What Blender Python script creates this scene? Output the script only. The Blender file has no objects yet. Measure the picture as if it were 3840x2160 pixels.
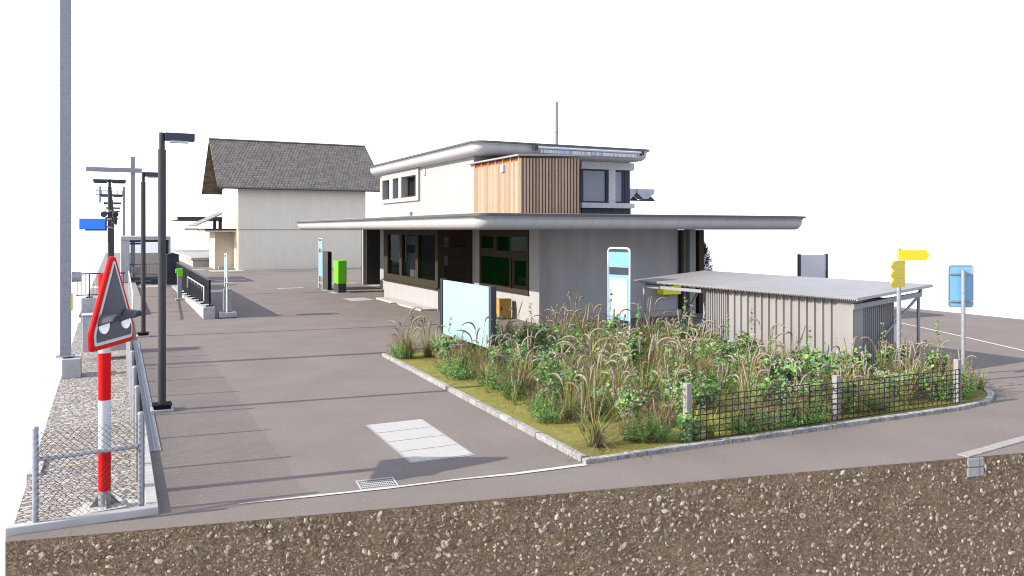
import bpy, math, random
from mathutils import Vector, Matrix, noise
random.seed(7)
D = bpy.data
scene = bpy.context.scene
COL = scene.collection
R = math.radians
rnd = random.random
def ru(a, b): return a + (b - a) * rnd()

# ------------------------------------------------------------------ materials
def mat(name, col, col2=None, scale=4.0, detail=5.0, rough=.7, metal=0.0, spec=.3, bump=0.0, bscale=60.0,
        speck=None, speckscale=120.0, boards=0.0, island=0.0, transl=0.0, stretch=(1, 1, 1), stain=0.0):
    m = D.materials.new(name); m.use_nodes = True
    nt = m.node_tree; N = nt.nodes; L = nt.links
    for n in list(N): N.remove(n)
    out = N.new('ShaderNodeOutputMaterial'); p = N.new('ShaderNodeBsdfPrincipled')
    p.inputs['Roughness'].default_value = rough; p.inputs['Metallic'].default_value = metal
    p.inputs['Specular IOR Level'].default_value = spec
    L.new(p.outputs[0], out.inputs[0])
    tc = N.new('ShaderNodeTexCoord'); mp = N.new('ShaderNodeMapping'); mp.inputs['Scale'].default_value = stretch
    L.new(tc.outputs['Object'], mp.inputs[0])
    c = N.new('ShaderNodeRGB'); c.outputs[0].default_value = (*col, 1); cur = c.outputs[0]
    def mix(fac, a, b, mode='MIX'):
        x = N.new('ShaderNodeMix'); x.data_type = 'RGBA'; x.blend_type = mode
        for k, v in ((0, fac), (6, a), (7, b)):
            if isinstance(v, (int, float)): x.inputs[k].default_value = v
            elif isinstance(v, tuple): x.inputs[k].default_value = (*v, 1)
            else: L.new(v, x.inputs[k])
        return x.outputs[2]
    def noi(sc, det, lo, hi, src=None):
        n = N.new('ShaderNodeTexNoise'); n.inputs['Scale'].default_value = sc; n.inputs['Detail'].default_value = det
        L.new(src or mp.outputs[0], n.inputs['Vector'])
        r = N.new('ShaderNodeMapRange'); r.inputs[1].default_value = lo; r.inputs[2].default_value = hi
        L.new(n.outputs['Fac'], r.inputs[0]); return r.outputs[0]
    if col2: cur = mix(noi(scale, detail, .32, .68), cur, col2)
    if stain: cur = mix(noi(.55, 3, .35, .75), cur, mix(stain, cur, (0, 0, 0)))
    if speck:
        for k, (sc_, lo_) in enumerate(((speckscale, .63), (speckscale * .6, .66))):
            cur = mix(noi(sc_, 2, lo_, lo_ + .07, tc.outputs['Object']), cur, speck[k])
    if boards:
        sx = N.new('ShaderNodeSeparateXYZ'); L.new(tc.outputs['Object'], sx.inputs[0])
        ad = N.new('ShaderNodeMath'); L.new(sx.outputs[0], ad.inputs[0]); L.new(sx.outputs[1], ad.inputs[1])
        ml = N.new('ShaderNodeMath'); ml.operation = 'MULTIPLY'; ml.inputs[1].default_value = 1 / boards; L.new(ad.outputs[0], ml.inputs[0])
        fr = N.new('ShaderNodeMath'); fr.operation = 'FRACT'; L.new(ml.outputs[0], fr.inputs[0])
        lt = N.new('ShaderNodeMath'); lt.operation = 'LESS_THAN'; lt.inputs[1].default_value = .06; L.new(fr.outputs[0], lt.inputs[0])
        fl = N.new('ShaderNodeMath'); fl.operation = 'FLOOR'; L.new(ml.outputs[0], fl.inputs[0])
        wn = N.new('ShaderNodeTexWhiteNoise'); wn.noise_dimensions = '1D'; L.new(fl.outputs[0], wn.inputs['W'])
        m2 = N.new('ShaderNodeMath'); m2.operation = 'MULTIPLY'; m2.inputs[1].default_value = .05; L.new(wn.outputs[0], m2.inputs[0])
        cur = mix(m2.outputs[0], cur, (.02, .02, .02))
        m3 = N.new('ShaderNodeMath'); m3.operation = 'MULTIPLY'; m3.inputs[1].default_value = .16; L.new(lt.outputs[0], m3.inputs[0])
        cur = mix(m3.outputs[0], cur, (.03, .03, .03))
        vn = N.new('ShaderNodeTexVoronoi'); vn.inputs['Scale'].default_value = 3.2; L.new(tc.outputs['Object'], vn.inputs[0])
        l2 = N.new('ShaderNodeMath'); l2.operation = 'LESS_THAN'; l2.inputs[1].default_value = .045; L.new(vn.outputs[0], l2.inputs[0])
        m4 = N.new('ShaderNodeMath'); m4.operation = 'MULTIPLY'; m4.inputs[1].default_value = .5; L.new(l2.outputs[0], m4.inputs[0])
        cur = mix(m4.outputs[0], cur, (.04, .04, .04))
    if island:
        g = N.new('ShaderNodeNewGeometry'); hs = N.new('ShaderNodeHueSaturation')
        r = N.new('ShaderNodeMapRange'); r.inputs[3].default_value = 1 - island; r.inputs[4].default_value = 1 + island
        L.new(g.outputs['Random Per Island'], r.inputs[0]); L.new(r.outputs[0], hs.inputs['Value'])
        r2 = N.new('ShaderNodeMapRange'); r2.inputs[3].default_value = .5 - island * .06; r2.inputs[4].default_value = .5 + island * .05
        w = N.new('ShaderNodeTexWhiteNoise'); w.noise_dimensions = '1D'; L.new(g.outputs['Random Per Island'], w.inputs['W'])
        L.new(w.outputs[0], r2.inputs[0]); L.new(r2.outputs[0], hs.inputs['Hue'])
        L.new(cur, hs.inputs['Color']); cur = hs.outputs[0]
    L.new(cur, p.inputs['Base Color'])
    if bump:
        n = N.new('ShaderNodeTexNoise'); n.inputs['Scale'].default_value = bscale; n.inputs['Detail'].default_value = 4
        L.new(mp.outputs[0], n.inputs['Vector'])
        b = N.new('ShaderNodeBump'); b.inputs['Strength'].default_value = bump; b.inputs['Distance'].default_value = .02
        L.new(n.outputs['Fac'], b.inputs['Height']); L.new(b.outputs[0], p.inputs['Normal'])
    if transl:
        t = N.new('ShaderNodeBsdfTranslucent'); L.new(cur, t.inputs[0])
        x = N.new('ShaderNodeMixShader'); x.inputs[0].default_value = transl
        L.new(p.outputs[0], x.inputs[1]); L.new(t.outputs[0], x.inputs[2]); L.new(x.outputs[0], out.inputs[0])
    return m

def cells_mat(name, ramp, scale, rough, gap, bump, stretch=(1, 1, 1), mottle=0.0):
    """stones lying side by side: one colour per voronoi cell, dark joints, rounded by bump"""
    m = D.materials.new(name); m.use_nodes = True
    nt = m.node_tree; N = nt.nodes; L = nt.links; p = N['Principled BSDF']
    p.inputs['Roughness'].default_value = rough; p.inputs['Specular IOR Level'].default_value = .2
    tc = N.new('ShaderNodeTexCoord'); mp = N.new('ShaderNodeMapping'); mp.inputs['Scale'].default_value = stretch
    L.new(tc.outputs['Object'], mp.inputs[0])
    nz = N.new('ShaderNodeTexNoise'); nz.inputs['Scale'].default_value = scale * .7; L.new(mp.outputs[0], nz.inputs['Vector'])
    av = N.new('ShaderNodeVectorMath'); av.operation = 'MULTIPLY_ADD'; av.inputs[1].default_value = (.12, .12, .12)
    L.new(nz.outputs['Color'], av.inputs[0]); L.new(mp.outputs[0], av.inputs[2])
    v = N.new('ShaderNodeTexVoronoi'); v.inputs['Scale'].default_value = scale; L.new(av.outputs[0], v.inputs['Vector'])
    e = N.new('ShaderNodeTexVoronoi'); e.feature = 'DISTANCE_TO_EDGE'; e.inputs['Scale'].default_value = scale; L.new(av.outputs[0], e.inputs['Vector'])
    cr = N.new('ShaderNodeValToRGB'); els = cr.color_ramp.elements
    for i, (pos, c) in enumerate(ramp):
        el = els[i] if i < 2 else els.new(pos)
        el.position = pos; el.color = (*c, 1)
    sp = N.new('ShaderNodeSeparateColor'); L.new(v.outputs['Color'], sp.inputs[0]); L.new(sp.outputs[0], cr.inputs[0])
    mr = N.new('ShaderNodeMapRange'); mr.inputs[2].default_value = gap; L.new(e.outputs[0], mr.inputs[0])
    mx = N.new('ShaderNodeMix'); mx.data_type = 'RGBA'; mx.inputs[6].default_value = tuple(c * .38 for c in ramp[0][1]) + (1,)
    L.new(mr.outputs[0], mx.inputs[0]); L.new(cr.outputs[0], mx.inputs[7]); cur = mx.outputs[2]
    if mottle:
        for sc_, lo, hi in ((3.0, .35, .65), (22.0, .38, .6)):
            nn = N.new('ShaderNodeTexNoise'); nn.inputs['Scale'].default_value = sc_; nn.inputs['Detail'].default_value = 6; L.new(tc.outputs['Object'], nn.inputs['Vector'])
            m1 = N.new('ShaderNodeMapRange'); m1.inputs[1].default_value = lo; m1.inputs[2].default_value = hi; m1.inputs[3].default_value = mottle; m1.inputs[4].default_value = 0; L.new(nn.outputs['Fac'], m1.inputs[0])
            m2 = N.new('ShaderNodeMix'); m2.data_type = 'RGBA'; L.new(m1.outputs[0], m2.inputs[0]); L.new(cur, m2.inputs[6]); m2.inputs[7].default_value = (.045, .028, .014, 1); cur = m2.outputs[2]
    L.new(cur, p.inputs['Base Color'])
    n2 = N.new('ShaderNodeTexNoise'); n2.inputs['Scale'].default_value = scale * 4; L.new(mp.outputs[0], n2.inputs['Vector'])
    mr2 = N.new('ShaderNodeMapRange'); mr2.inputs[2].default_value = gap * 3; L.new(e.outputs[0], mr2.inputs[0])
    ad = N.new('ShaderNodeMath'); ad.operation = 'MULTIPLY_ADD'; ad.inputs[1].default_value = .35
    L.new(n2.outputs['Fac'], ad.inputs[0]); L.new(mr2.outputs[0], ad.inputs[2])
    ad2 = N.new('ShaderNodeMath'); ad2.operation = 'MULTIPLY_ADD'; ad2.inputs[1].default_value = .8
    L.new(sp.outputs[1], ad2.inputs[0]); L.new(ad.outputs[0], ad2.inputs[2])
    b = N.new('ShaderNodeBump'); b.inputs['Strength'].default_value = bump; b.inputs['Distance'].default_value = .03
    L.new(ad2.outputs[0], b.inputs['Height']); L.new(b.outputs[0], p.inputs['Normal'])
    return m

def tile_mat(name, palette, rows, cols, rough=.75):
    """roof tiles: courses run with x, rows follow the slope (measured by height)"""
    m = D.materials.new(name); m.use_nodes = True
    nt = m.node_tree; N = nt.nodes; L = nt.links; p = N['Principled BSDF']
    p.inputs['Roughness'].default_value = rough; p.inputs['Specular IOR Level'].default_value = .25
    tc = N.new('ShaderNodeTexCoord'); s = N.new('ShaderNodeSeparateXYZ'); L.new(tc.outputs['Object'], s.inputs[0])
    def M(op, a, b=0.0):
        n = N.new('ShaderNodeMath'); n.operation = op
        for k, v in enumerate((a, b)):
            if isinstance(v, (int, float)): n.inputs[k].default_value = v
            else: L.new(v, n.inputs[k])
        return n.outputs[0]
    row = M('MULTIPLY', s.outputs[2], rows); ri = M('FLOOR', row); rf = M('FRACT', row)
    colx = M('ADD', M('MULTIPLY', s.outputs[0], cols), M('MULTIPLY', ri, .5)); ci = M('FLOOR', colx); cf = M('FRACT', colx)
    cv = N.new('ShaderNodeCombineXYZ'); L.new(ci, cv.inputs[0]); L.new(ri, cv.inputs[1])
    wn = N.new('ShaderNodeTexWhiteNoise'); L.new(cv.outputs[0], wn.inputs[0])
    cr = N.new('ShaderNodeValToRGB'); cr.color_ramp.interpolation = 'CONSTANT'; els = cr.color_ramp.elements
    for i, c in enumerate(palette):
        el = els[i] if i < 2 else els.new(i / len(palette))
        el.position = i / len(palette); el.color = (*c, 1)
    L.new(wn.outputs[0], cr.inputs[0])
    nz = N.new('ShaderNodeTexNoise'); nz.inputs['Scale'].default_value = 9; nz.inputs['Detail'].default_value = 5; L.new(tc.outputs['Object'], nz.inputs['Vector'])
    x = N.new('ShaderNodeMix'); x.data_type = 'RGBA'; x.blend_type = 'MULTIPLY'; x.inputs[0].default_value = .5
    L.new(cr.outputs[0], x.inputs[6]); L.new(nz.outputs['Color'], x.inputs[7])
    hs = N.new('ShaderNodeHueSaturation'); hs.inputs['Saturation'].default_value = .7; L.new(x.outputs[2], hs.inputs['Color'])
    gap = M('MAXIMUM', M('LESS_THAN', rf, .16), M('LESS_THAN', cf, .07))
    x2 = N.new('ShaderNodeMix'); x2.data_type = 'RGBA'; L.new(M('MULTIPLY', gap, .7), x2.inputs[0]); L.new(hs.outputs[0], x2.inputs[6])
    x2.inputs[7].default_value = (.03, .027, .025, 1); L.new(x2.outputs[2], p.inputs['Base Color'])
    wv = M('SINE', M('MULTIPLY', cf, 6.283))
    h = M('ADD', M('MULTIPLY', wv, .35), M('SUBTRACT', 1.0, rf))
    b = N.new('ShaderNodeBump'); b.inputs['Strength'].default_value = .8; b.inputs['Distance'].default_value = .05
    L.new(h, b.inputs['Height']); L.new(b.outputs[0], p.inputs['Normal'])
    return m

def glass_mat(name, tint, see=.55, rough=.03):
    m = D.materials.new(name); m.use_nodes = True
    nt = m.node_tree; N = nt.nodes; L = nt.links; p = N['Principled BSDF']
    p.inputs['Base Color'].default_value = (*tint, 1); p.inputs['Roughness'].default_value = rough; p.inputs['Specular IOR Level'].default_value = .04
    t = N.new('ShaderNodeBsdfTransparent'); t.inputs[0].default_value = (.9, .92, .92, 1)
    x = N.new('ShaderNodeMixShader'); x.inputs[0].default_value = see
    L.new(p.outputs[0], x.inputs[1]); L.new(t.outputs[0], x.inputs[2]); L.new(x.outputs[0], N['Material Output'].inputs[0])
    return m

M = {}
M['asphalt'] = mat('asphalt', (.152, .131, .117), (.130, .112, .101), .8, 8, .93, spec=.12, bump=.6, bscale=110,
                   speck=((.07, .061, .058), (.235, .215, .205)), speckscale=46)
M['asphalt2'] = mat('platform_asphalt', (.185, .175, .165), (.16, .15, .14), 1.2, 6, .9, spec=.15, bump=.4, bscale=120,
                    speck=((.1, .09, .09), (.28, .26, .25)), speckscale=60)
M['soil'] = cells_mat('soil', [(0, (.14, .075, .030)), (.3, (.29, .18, .082)), (.58, (.40, .27, .145)), (.80, (.47, .355, .23)), (.91, (.55, .47, .37))], 60, .95, .05, 1.0, (1, 1, 1), .28)
M['stone'] = mat('buried_stone', (.33, .28, .215), (.20, .158, .112), 18, 7, .9, spec=.12, bump=.9, bscale=90, island=.4)
M['ballast'] = cells_mat('laid_ballast', [(0, (.29, .265, .25)), (.3, (.22, .205, .195)), (.6, (.34, .32, .295)), (.85, (.30, .25, .19)), (1, (.17, .165, .16))],
                         10.5, .85, .045, 1.0, (.85, 1.25, 1))
M['kerb'] = mat('pale_kerb_concrete', (.36, .35, .335), (.29, .28, .27), 3, 6, .85, spec=.2, bump=.15, bscale=90)
M['cobble'] = mat('cobble_granite', (.27, .26, .25), (.15, .148, .145), 14, 6, .8, spec=.25, bump=.5, bscale=45, island=.14)
M['concrete'] = mat('shade_lifted_board_marked_concrete', (.375, .365, .36), (.325, .318, .315), 2.0, 7, .8, spec=.2, bump=.12, bscale=50, boards=.24, stretch=(1, 1, .35), stain=.08)  # board marks are its own; tone raised because this wall lies in shade
M['concrete_wall'] = mat('smooth_grey_concrete', (.33, .325, .32), (.27, .268, .268), 6, 8, .8, spec=.2, bump=.2, bscale=60, stain=.12)
M['upper'] = mat('sun_dimmed_wall_concrete', (.262, .258, .254), (.246, .242, .238), 2.5, 7, .8, spec=.15, bump=.08, bscale=50, boards=.3, stretch=(1, 1, .4), stain=.03)  # wall concrete darkened in colour because these walls take direct sun
M['lightpanel'] = mat('pale_grey_panel', (.42, .415, .42), (.41, .405, .41), 2, 3, .5, spec=.2)
M['postc'] = mat('rough_post_concrete', (.235, .225, .215), (.18, .172, .165), 30, 6, .9, spec=.1, bump=.4, bscale=90)
M['band'] = mat('pale_fair_faced_concrete', (.42, .415, .41), (.34, .335, .335), 8, 8, .8, spec=.2, bump=.25, bscale=60)
M['fascia'] = mat('fascia_concrete', (.345, .335, .33), (.325, .315, .31), 3, 7, .75, spec=.22, bump=.06, bscale=50, boards=.6, stretch=(1, 1, .5), stain=.04)
M['pad'] = mat('pale_paving_concrete', (.30, .29, .275), (.275, .265, .25), 9, 6, .85, spec=.15, bump=.2, bscale=110,
               speck=((.22, .21, .2), (.33, .32, .31)), speckscale=60)
M['padjoint'] = mat('paving_joint', (.20, .20, .215), rough=.9)
M['white'] = mat('road_marking_white', (.36, .35, .34), (.30, .29, .28), 6, 6, .8, spec=.2)
M['trim'] = mat('dark_roof_trim', (.075, .072, .075), (.06, .058, .062), 5, 3, .5, metal=.3, spec=.4)
M['roofskin'] = mat('gravel_roof_paled_for_bounce', (.40, .39, .38), (.34, .33, .32), 2, 6, .9)  # roof top out of view, paled to bounce light onto the upper front
M['bronze'] = mat('bronze_window_frame', (.036, .030, .022), (.029, .024, .018), 8, 4, .65, spec=.03)
M['glass'] = glass_mat('dark_green_glass', (.002, .004, .002), .62)
M['glass_green'] = glass_mat('green_tinted_glass', (.003, .022, .004), .42)
M['glass_brown'] = glass_mat('brown_tinted_glass', (.05, .036, .026), .5)
M['glass_pale'] = glass_mat('painted_room_light_glass', (.30, .31, .35), .35)  # bluish room brightness painted into the pane colour, hardly any reflection
M['glass_clear'] = glass_mat('clear_shelter_glass', (.05, .055, .06), .82)
M['glass_up'] = glass_mat('upper_window_glass', (.02, .02, .022), .6)
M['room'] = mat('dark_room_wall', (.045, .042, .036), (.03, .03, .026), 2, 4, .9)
M['room_pale'] = mat('pale_room_wall', (.55, .54, .54), (.50, .50, .51), 2, 4, .85)
M['room_green'] = mat('green_room_wall', (.02, .11, .016), (.014, .08, .012), 3, 4, .8)
M['wood_larch'] = mat('larch_slat', (.285, .213, .15), (.235, .17, .115), 5, 6, .75, spec=.2, bump=.2, bscale=40, island=.18, stretch=(6, 6, .6))  # the larch's own tone, the same on every face
M['wood_dark'] = mat('brown_timber', (.04, .024, .013), (.03, .018, .010), 5, 5, .7, island=.15, stretch=(5, 5, .6))
M['redbeam'] = mat('red_beam', (.24, .048, .017), (.18, .035, .014), 6, 4, .7)
M['joist'] = mat('yellow_joist_end', (.30, .22, .07), rough=.7)
M['polyc'] = mat('translucent_roof_sheet', (.33, .32, .31), (.28, .275, .27), 4, 4, .5, transl=.3)
M['steel'] = mat('galvanised_steel', (.25, .255, .27), (.185, .19, .20), 18, 5, .5, metal=.25, spec=.4, bump=.05, bscale=40)
M['mast'] = mat('catenary_mast_steel', (.215, .215, .23), (.17, .172, .19), 25, 5, .6, metal=.15, spec=.3, bump=.1, bscale=60)
M['alu'] = mat('corrugated_sheet', (.225, .215, .21), (.195, .187, .183), 3, 5, .5, metal=.15, spec=.4, stretch=(1, 1, .3), stain=.1)
M['lamp'] = mat('anthracite_lamp_metal', (.046, .043, .044), (.036, .035, .037), 6, 4, .5, metal=0, spec=.12)
M['black'] = mat('black_metal', (.014, .014, .017), (.010, .010, .013), 8, 3, .7, spec=.02)
M['anth'] = mat('anthracite_panel', (.042, .045, .055), (.036, .038, .048), 3, 4, .6, spec=.1)
M['wire'] = mat('dark_wire', (.024, .019, .016), rough=.7)
M['red'] = mat('signal_red', (.40, .005, .005), (.37, .004, .004), 4, 3, .45, spec=.08)
M['whitepaint'] = mat('white_paint', (.40, .40, .40), (.37, .37, .37), 4, 4, .5, spec=.4)
M['backboard'] = mat('signal_backboard', (.055, .056, .062), (.046, .047, .053), 3, 3, .55, spec=.35)
M['lens'] = mat('white_signal_lens', (.85, .83, .80), rough=.25, spec=.5)
M['blue'] = mat('light_blue_panel', (.12, .285, .46), (.115, .275, .44), 3, 2, .45, spec=.35)
M['bluesign'] = mat('station_blue', (.02, .17, .80), rough=.4, spec=.4)
M['board'] = mat('pale_blue_board', (.22, .33, .36), (.215, .32, .35), 2, 2, .4, spec=.35)
M['paper'] = mat('timetable_sheet', (.36, .34, .33), (.35, .33, .315), 30, 4, .7)
M['green'] = mat('lime_green_casing', (.105, .44, .006), (.10, .42, .006), 2, 2, .45, spec=.35)
M['yellow'] = mat('signpost_yellow', (.52, .39, .006), (.50, .375, .006), 3, 2, .45, spec=.35)
M['ochre'] = mat('ochre_cabinet', (.28, .18, .045), (.25, .16, .04), 3, 3, .6)
M['lime'] = mat('lime_yellow_box', (.75, .72, .01), rough=.45, spec=.4)
M['render'] = mat('cream_render', (.48, .42, .32), (.45, .39, .295), 3, 7, .9, spec=.15, bump=.2, bscale=60, stain=.05)
M['render_grey'] = mat('grey_render', (.60, .555, .455), (.57, .525, .43), 3, 7, .9, spec=.15, bump=.2, bscale=60, stretch=(2, 2, .4), stain=.06)
M['tiles'] = tile_mat('weathered_roof_tiles', [(.112, .092, .073), (.084, .077, .068), (.134, .105, .082), (.080, .076, .070), (.10, .088, .075), (.12, .106, .092)], 5.0, 4.0)
M['tiles_under'] = tile_mat('brown_tile_underside', [(.13, .085, .035), (.09, .06, .03), (.15, .10, .045)], 5.0, 4.0)
M['tiles_pale'] = tile_mat('pale_awning_tiles', [(.26, .235, .21), (.22, .205, .19), (.28, .25, .22)], 6, 3)
M['moss'] = mat('mossy_bed_ground', (.185, .165, .045), (.115, .115, .03), 6, 8, .95, spec=.1, bump=.8, bscale=45, speck=((.07, .06, .015), (.25, .22, .05)), speckscale=60)
M['blade_brown'] = mat('brown_grass_blade', (.085, .062, .043), (.14, .10, .062), 3, 3, .7, island=.4, transl=.2)
M['blade_straw'] = mat('straw_grass_stem', (.27, .22, .075), (.19, .17, .055), 5, 3, .7, island=.3, transl=.2)
M['blade_green'] = mat('green_grass_blade', (.14, .23, .04), (.20, .24, .06), 5, 3, .65, island=.35, transl=.25)
M['seed'] = mat('bristly_seed_head', (.25, .205, .15), (.15, .122, .088), 20, 3, .85, island=.25, transl=.2)
M['leaf'] = mat('mallow_leaf', (.16, .30, .065), (.07, .17, .035), 12, 3, .55, spec=.35, island=.45, transl=.22)
M['leaf2'] = mat('small_shrub_leaf', (.15, .29, .07), (.07, .17, .04), 8, 3, .6, spec=.3, island=.45, transl=.2)
M['stalk'] = mat('green_stalk', (.14, .15, .045), (.11, .12, .035), 5, 3, .7, island=.2)
M['flower'] = mat('pale_mauve_petal', (.50, .34, .46), (.50, .43, .48), 30, 3, .6, island=.3, transl=.3)
M['bud'] = mat('reddish_seed_tip', (.19, .12, .075), (.14, .09, .055), 8, 3, .8, island=.35)
M['spike'] = mat('whitish_flower_spike', (.40, .35, .32), (.32, .28, .25), 20, 3, .8, island=.2, transl=.2)
M['conifer'] = mat('dark_conifer_sprays', (.04, .034, .02), (.022, .022, .012), 6, 3, .8, spec=.1, island=.6)
M['bark'] = mat('bark', (.09, .06, .04), (.06, .04, .03), 12, 5, .9, bump=.6, bscale=30)
M['rubber'] = mat('black_rubber', (.018, .018, .018), rough=.8)
M['chrome'] = mat('bright_metal', (.45, .45, .46), rough=.25, metal=.8, spec=.5)
M['redplastic'] = mat('red_plastic', (.4, .02, .02), rough=.4)
M['hoppers'] = mat('white_canvas', (.38, .37, .375), (.30, .30, .33), 3, 2, .7)
def stripe_mat():
    m = D.materials.new('striped_awning_cloth'); m.use_nodes = True
    N = m.node_tree.nodes; L = m.node_tree.links; p = N['Principled BSDF']; p.inputs['Roughness'].default_value = .8
    tc = N.new('ShaderNodeTexCoord'); s = N.new('ShaderNodeSeparateXYZ'); L.new(tc.outputs['Object'], s.inputs[0])
    k = N.new('ShaderNodeMath'); k.operation = 'MULTIPLY'; k.inputs[1].default_value = 34; L.new(s.outputs[0], k.inputs[0])
    f = N.new('ShaderNodeMath'); f.operation = 'FLOOR'; L.new(k.outputs[0], f.inputs[0])
    w = N.new('ShaderNodeTexWhiteNoise'); w.noise_dimensions = '1D'; L.new(f.outputs[0], w.inputs['W'])
    cr = N.new('ShaderNodeValToRGB'); cr.color_ramp.interpolation = 'CONSTANT'
    e = cr.color_ramp.elements; e[0].color = (.40, .40, .40, 1); e[1].position = .45; e[1].color = (.33, .30, .27, 1)
    a = e.new(.66); a.color = (.16, .24, .40, 1); b = e.new(.82); b.color = (.12, .12, .16, 1)
    L.new(w.outputs[0], cr.inputs[0]); L.new(cr.outputs[0], p.inputs['Base Color'])
    return m
M['stripes'] = stripe_mat()

# ------------------------------------------------------------------ mesh building
class MB:
    def __init__(s): s.v = []; s.f = []; s.mi = []; s.cur = 0; s.smooth = []
    def add(s, vs, fs, smooth=False, M4=None):
        o = len(s.v)
        if M4 is not None: vs = [tuple(M4 @ Vector(v)) for v in vs]
        s.v += [tuple(v) for v in vs]
        s.f += [tuple(i + o for i in f) for f in fs]; s.mi += [s.cur] * len(fs); s.smooth += [smooth] * len(fs)
        return s
    def box(s, x0, y0, z0, x1, y1, z1, M4=None):
        x0, x1 = min(x0, x1), max(x0, x1); y0, y1 = min(y0, y1), max(y0, y1); z0, z1 = min(z0, z1), max(z0, z1)
        return s.add([(x0, y0, z0), (x1, y0, z0), (x1, y1, z0), (x0, y1, z0), (x0, y0, z1), (x1, y0, z1), (x1, y1, z1), (x0, y1, z1)],
                     [(0, 3, 2, 1), (4, 5, 6, 7), (0, 1, 5, 4), (1, 2, 6, 5), (2, 3, 7, 6), (3, 0, 4, 7)], False, M4)
    def tube(s, pts, r, n=8, caps=True, M4=None, smooth=True):
        pts = [Vector(p) for p in pts]; k = len(pts)
        rs = r if isinstance(r, (list, tuple)) else [r] * k
        vs = []; fs = []
        t0 = (pts[1] - pts[0]).normalized()
        ref = Vector((0, 0, 1)) if abs(t0.z) < .9 else Vector((1, 0, 0))
        u = t0.cross(ref).normalized()
        for i, p in enumerate(pts):
            t = (pts[min(i + 1, k - 1)] - pts[max(i - 1, 0)])
            t = t.normalized() if t.length > 1e-9 else t0
            u = (u - t * u.dot(t)); u = u.normalized() if u.length > 1e-6 else t.orthogonal().normalized()
            w = t.cross(u)
            for j in range(n):
                a = 2 * math.pi * j / n
                vs.append(p + (u * math.cos(a) + w * math.sin(a)) * rs[i])
        for i in range(k - 1):
            for j in range(n):
                j2 = (j + 1) % n
                fs.append((i * n + j, i * n + j2, (i + 1) * n + j2, (i + 1) * n + j))
        s.add(vs, fs, smooth, M4)
        if caps:
            s.add(vs[:n], [tuple(range(n - 1, -1, -1))], False, M4); s.add(vs[-n:], [tuple(range(n))], False, M4)
        return s
    def prism(s, poly, z0, z1, M4=None):
        n = len(poly)
        ar = sum(poly[i][0] * poly[(i + 1) % n][1] - poly[(i + 1) % n][0] * poly[i][1] for i in range(n))
        if ar < 0: poly = poly[::-1]
        vs = [(x, y, z0) for x, y in poly] + [(x, y, z1) for x, y in poly]
        fs = [tuple(range(n - 1, -1, -1)), tuple(range(n, 2 * n))] + [(i, (i + 1) % n, n + (i + 1) % n, n + i) for i in range(n)]
        return s.add(vs, fs, False, M4)
    def build(s, name, mats, parent=None, bevel=0.0, local=False):
        if not isinstance(mats, (list, tuple)): mats = [mats]
        me = D.meshes.new(name); vs = s.v
        if parent is not None and not local:
            inv = parent_world(parent).inverted(); vs = [tuple(inv @ Vector(v)) for v in vs]
        me.from_pydata(vs, [], s.f); 
        for m in mats: me.materials.append(m)
        if len(mats) > 1: me.polygons.foreach_set('material_index', s.mi)
        me.polygons.foreach_set('use_smooth', s.smooth)
        me.update()
        o = D.objects.new(name, me); COL.objects.link(o)
        if parent is not None: o.parent = parent
        if bevel:
            b = o.modifiers.new('edge', 'BEVEL'); b.width = bevel; b.segments = 2; b.limit_method = 'ANGLE'; b.angle_limit = R(40)
        return o
def parent_world(o):
    m = Matrix.Identity(4)
    while o is not None:
        m = Matrix.Translation(o.location) @ o.rotation_euler.to_matrix().to_4x4() @ m if o.rotation_euler.z or o.rotation_euler.x else Matrix.Translation(o.location) @ m
        o = o.parent
    return m
def thing(name, label, cat, loc=(0, 0, 0), rz=0.0, group=None):
    o = D.objects.new(name, None); COL.objects.link(o); o.location = loc; o.rotation_euler = (0, 0, rz); o.empty_display_size = .2
    return tag(o, label, cat, group)
def tag(o, label, cat, group=None):
    o['label'] = label; o['category'] = cat
    if group: o['group'] = group
    return o
def struct(mb, name, m, kind='structure', bevel=0.0):
    o = mb.build(name, m, None, bevel); o['kind'] = kind; return o
def dup(root, loc, rz, scale=1.0, label=None, group=None):
    r = root.copy(); COL.objects.link(r); r.location = loc; r.rotation_euler = (0, 0, rz); r.scale = (scale,) * 3
    if label: r['label'] = label
    if group: r['group'] = group
    for ch in list(root.children):
        c = ch.copy(); COL.objects.link(c); c.parent = r
        for g in ch.children:
            d = g.copy(); COL.objects.link(d); d.parent = c
    return r
def box(*a): return MB().box(*a)

def wall(mb, axis, p, u0, u1, z0, z1, holes, t):
    """wall panel with openings; axis 'x': plane x=p facing -x, thickness to +x; 'y': plane y=p facing -y"""
    us = sorted({u0, u1, *[h[0] for h in holes], *[h[1] for h in holes]}); zs = sorted({z0, z1, *[h[2] for h in holes], *[h[3] for h in holes]})
    P = (lambda u, d, z: (p + d, u, z)) if axis == 'x' else (lambda u, d, z: (u, p + d, z))
    inh = lambda u, z: any(h[0] < u < h[1] and h[2] < z < h[3] for h in holes)
    for i in range(len(us) - 1):
        for j in range(len(zs) - 1):
            a, b, c, d = us[i], us[i + 1], zs[j], zs[j + 1]
            if inh((a + b) / 2, (c + d) / 2): continue
            for dd in (0, t): mb.add([P(a, dd, c), P(b, dd, c), P(b, dd, d), P(a, dd, d)], [(0, 1, 2, 3)])
    for a, b, c, d in list(holes) + [(u0, u1, z0, z1)]:
        for q in (((a, c), (b, c)), ((b, c), (b, d)), ((b, d), (a, d)), ((a, d), (a, c))):
            (ua, za), (ub, zb) = q
            mb.add([P(ua, 0, za), P(ub, 0, zb), P(ub, t, zb), P(ua, t, za)], [(0, 1, 2, 3)])
    return mb
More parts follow.
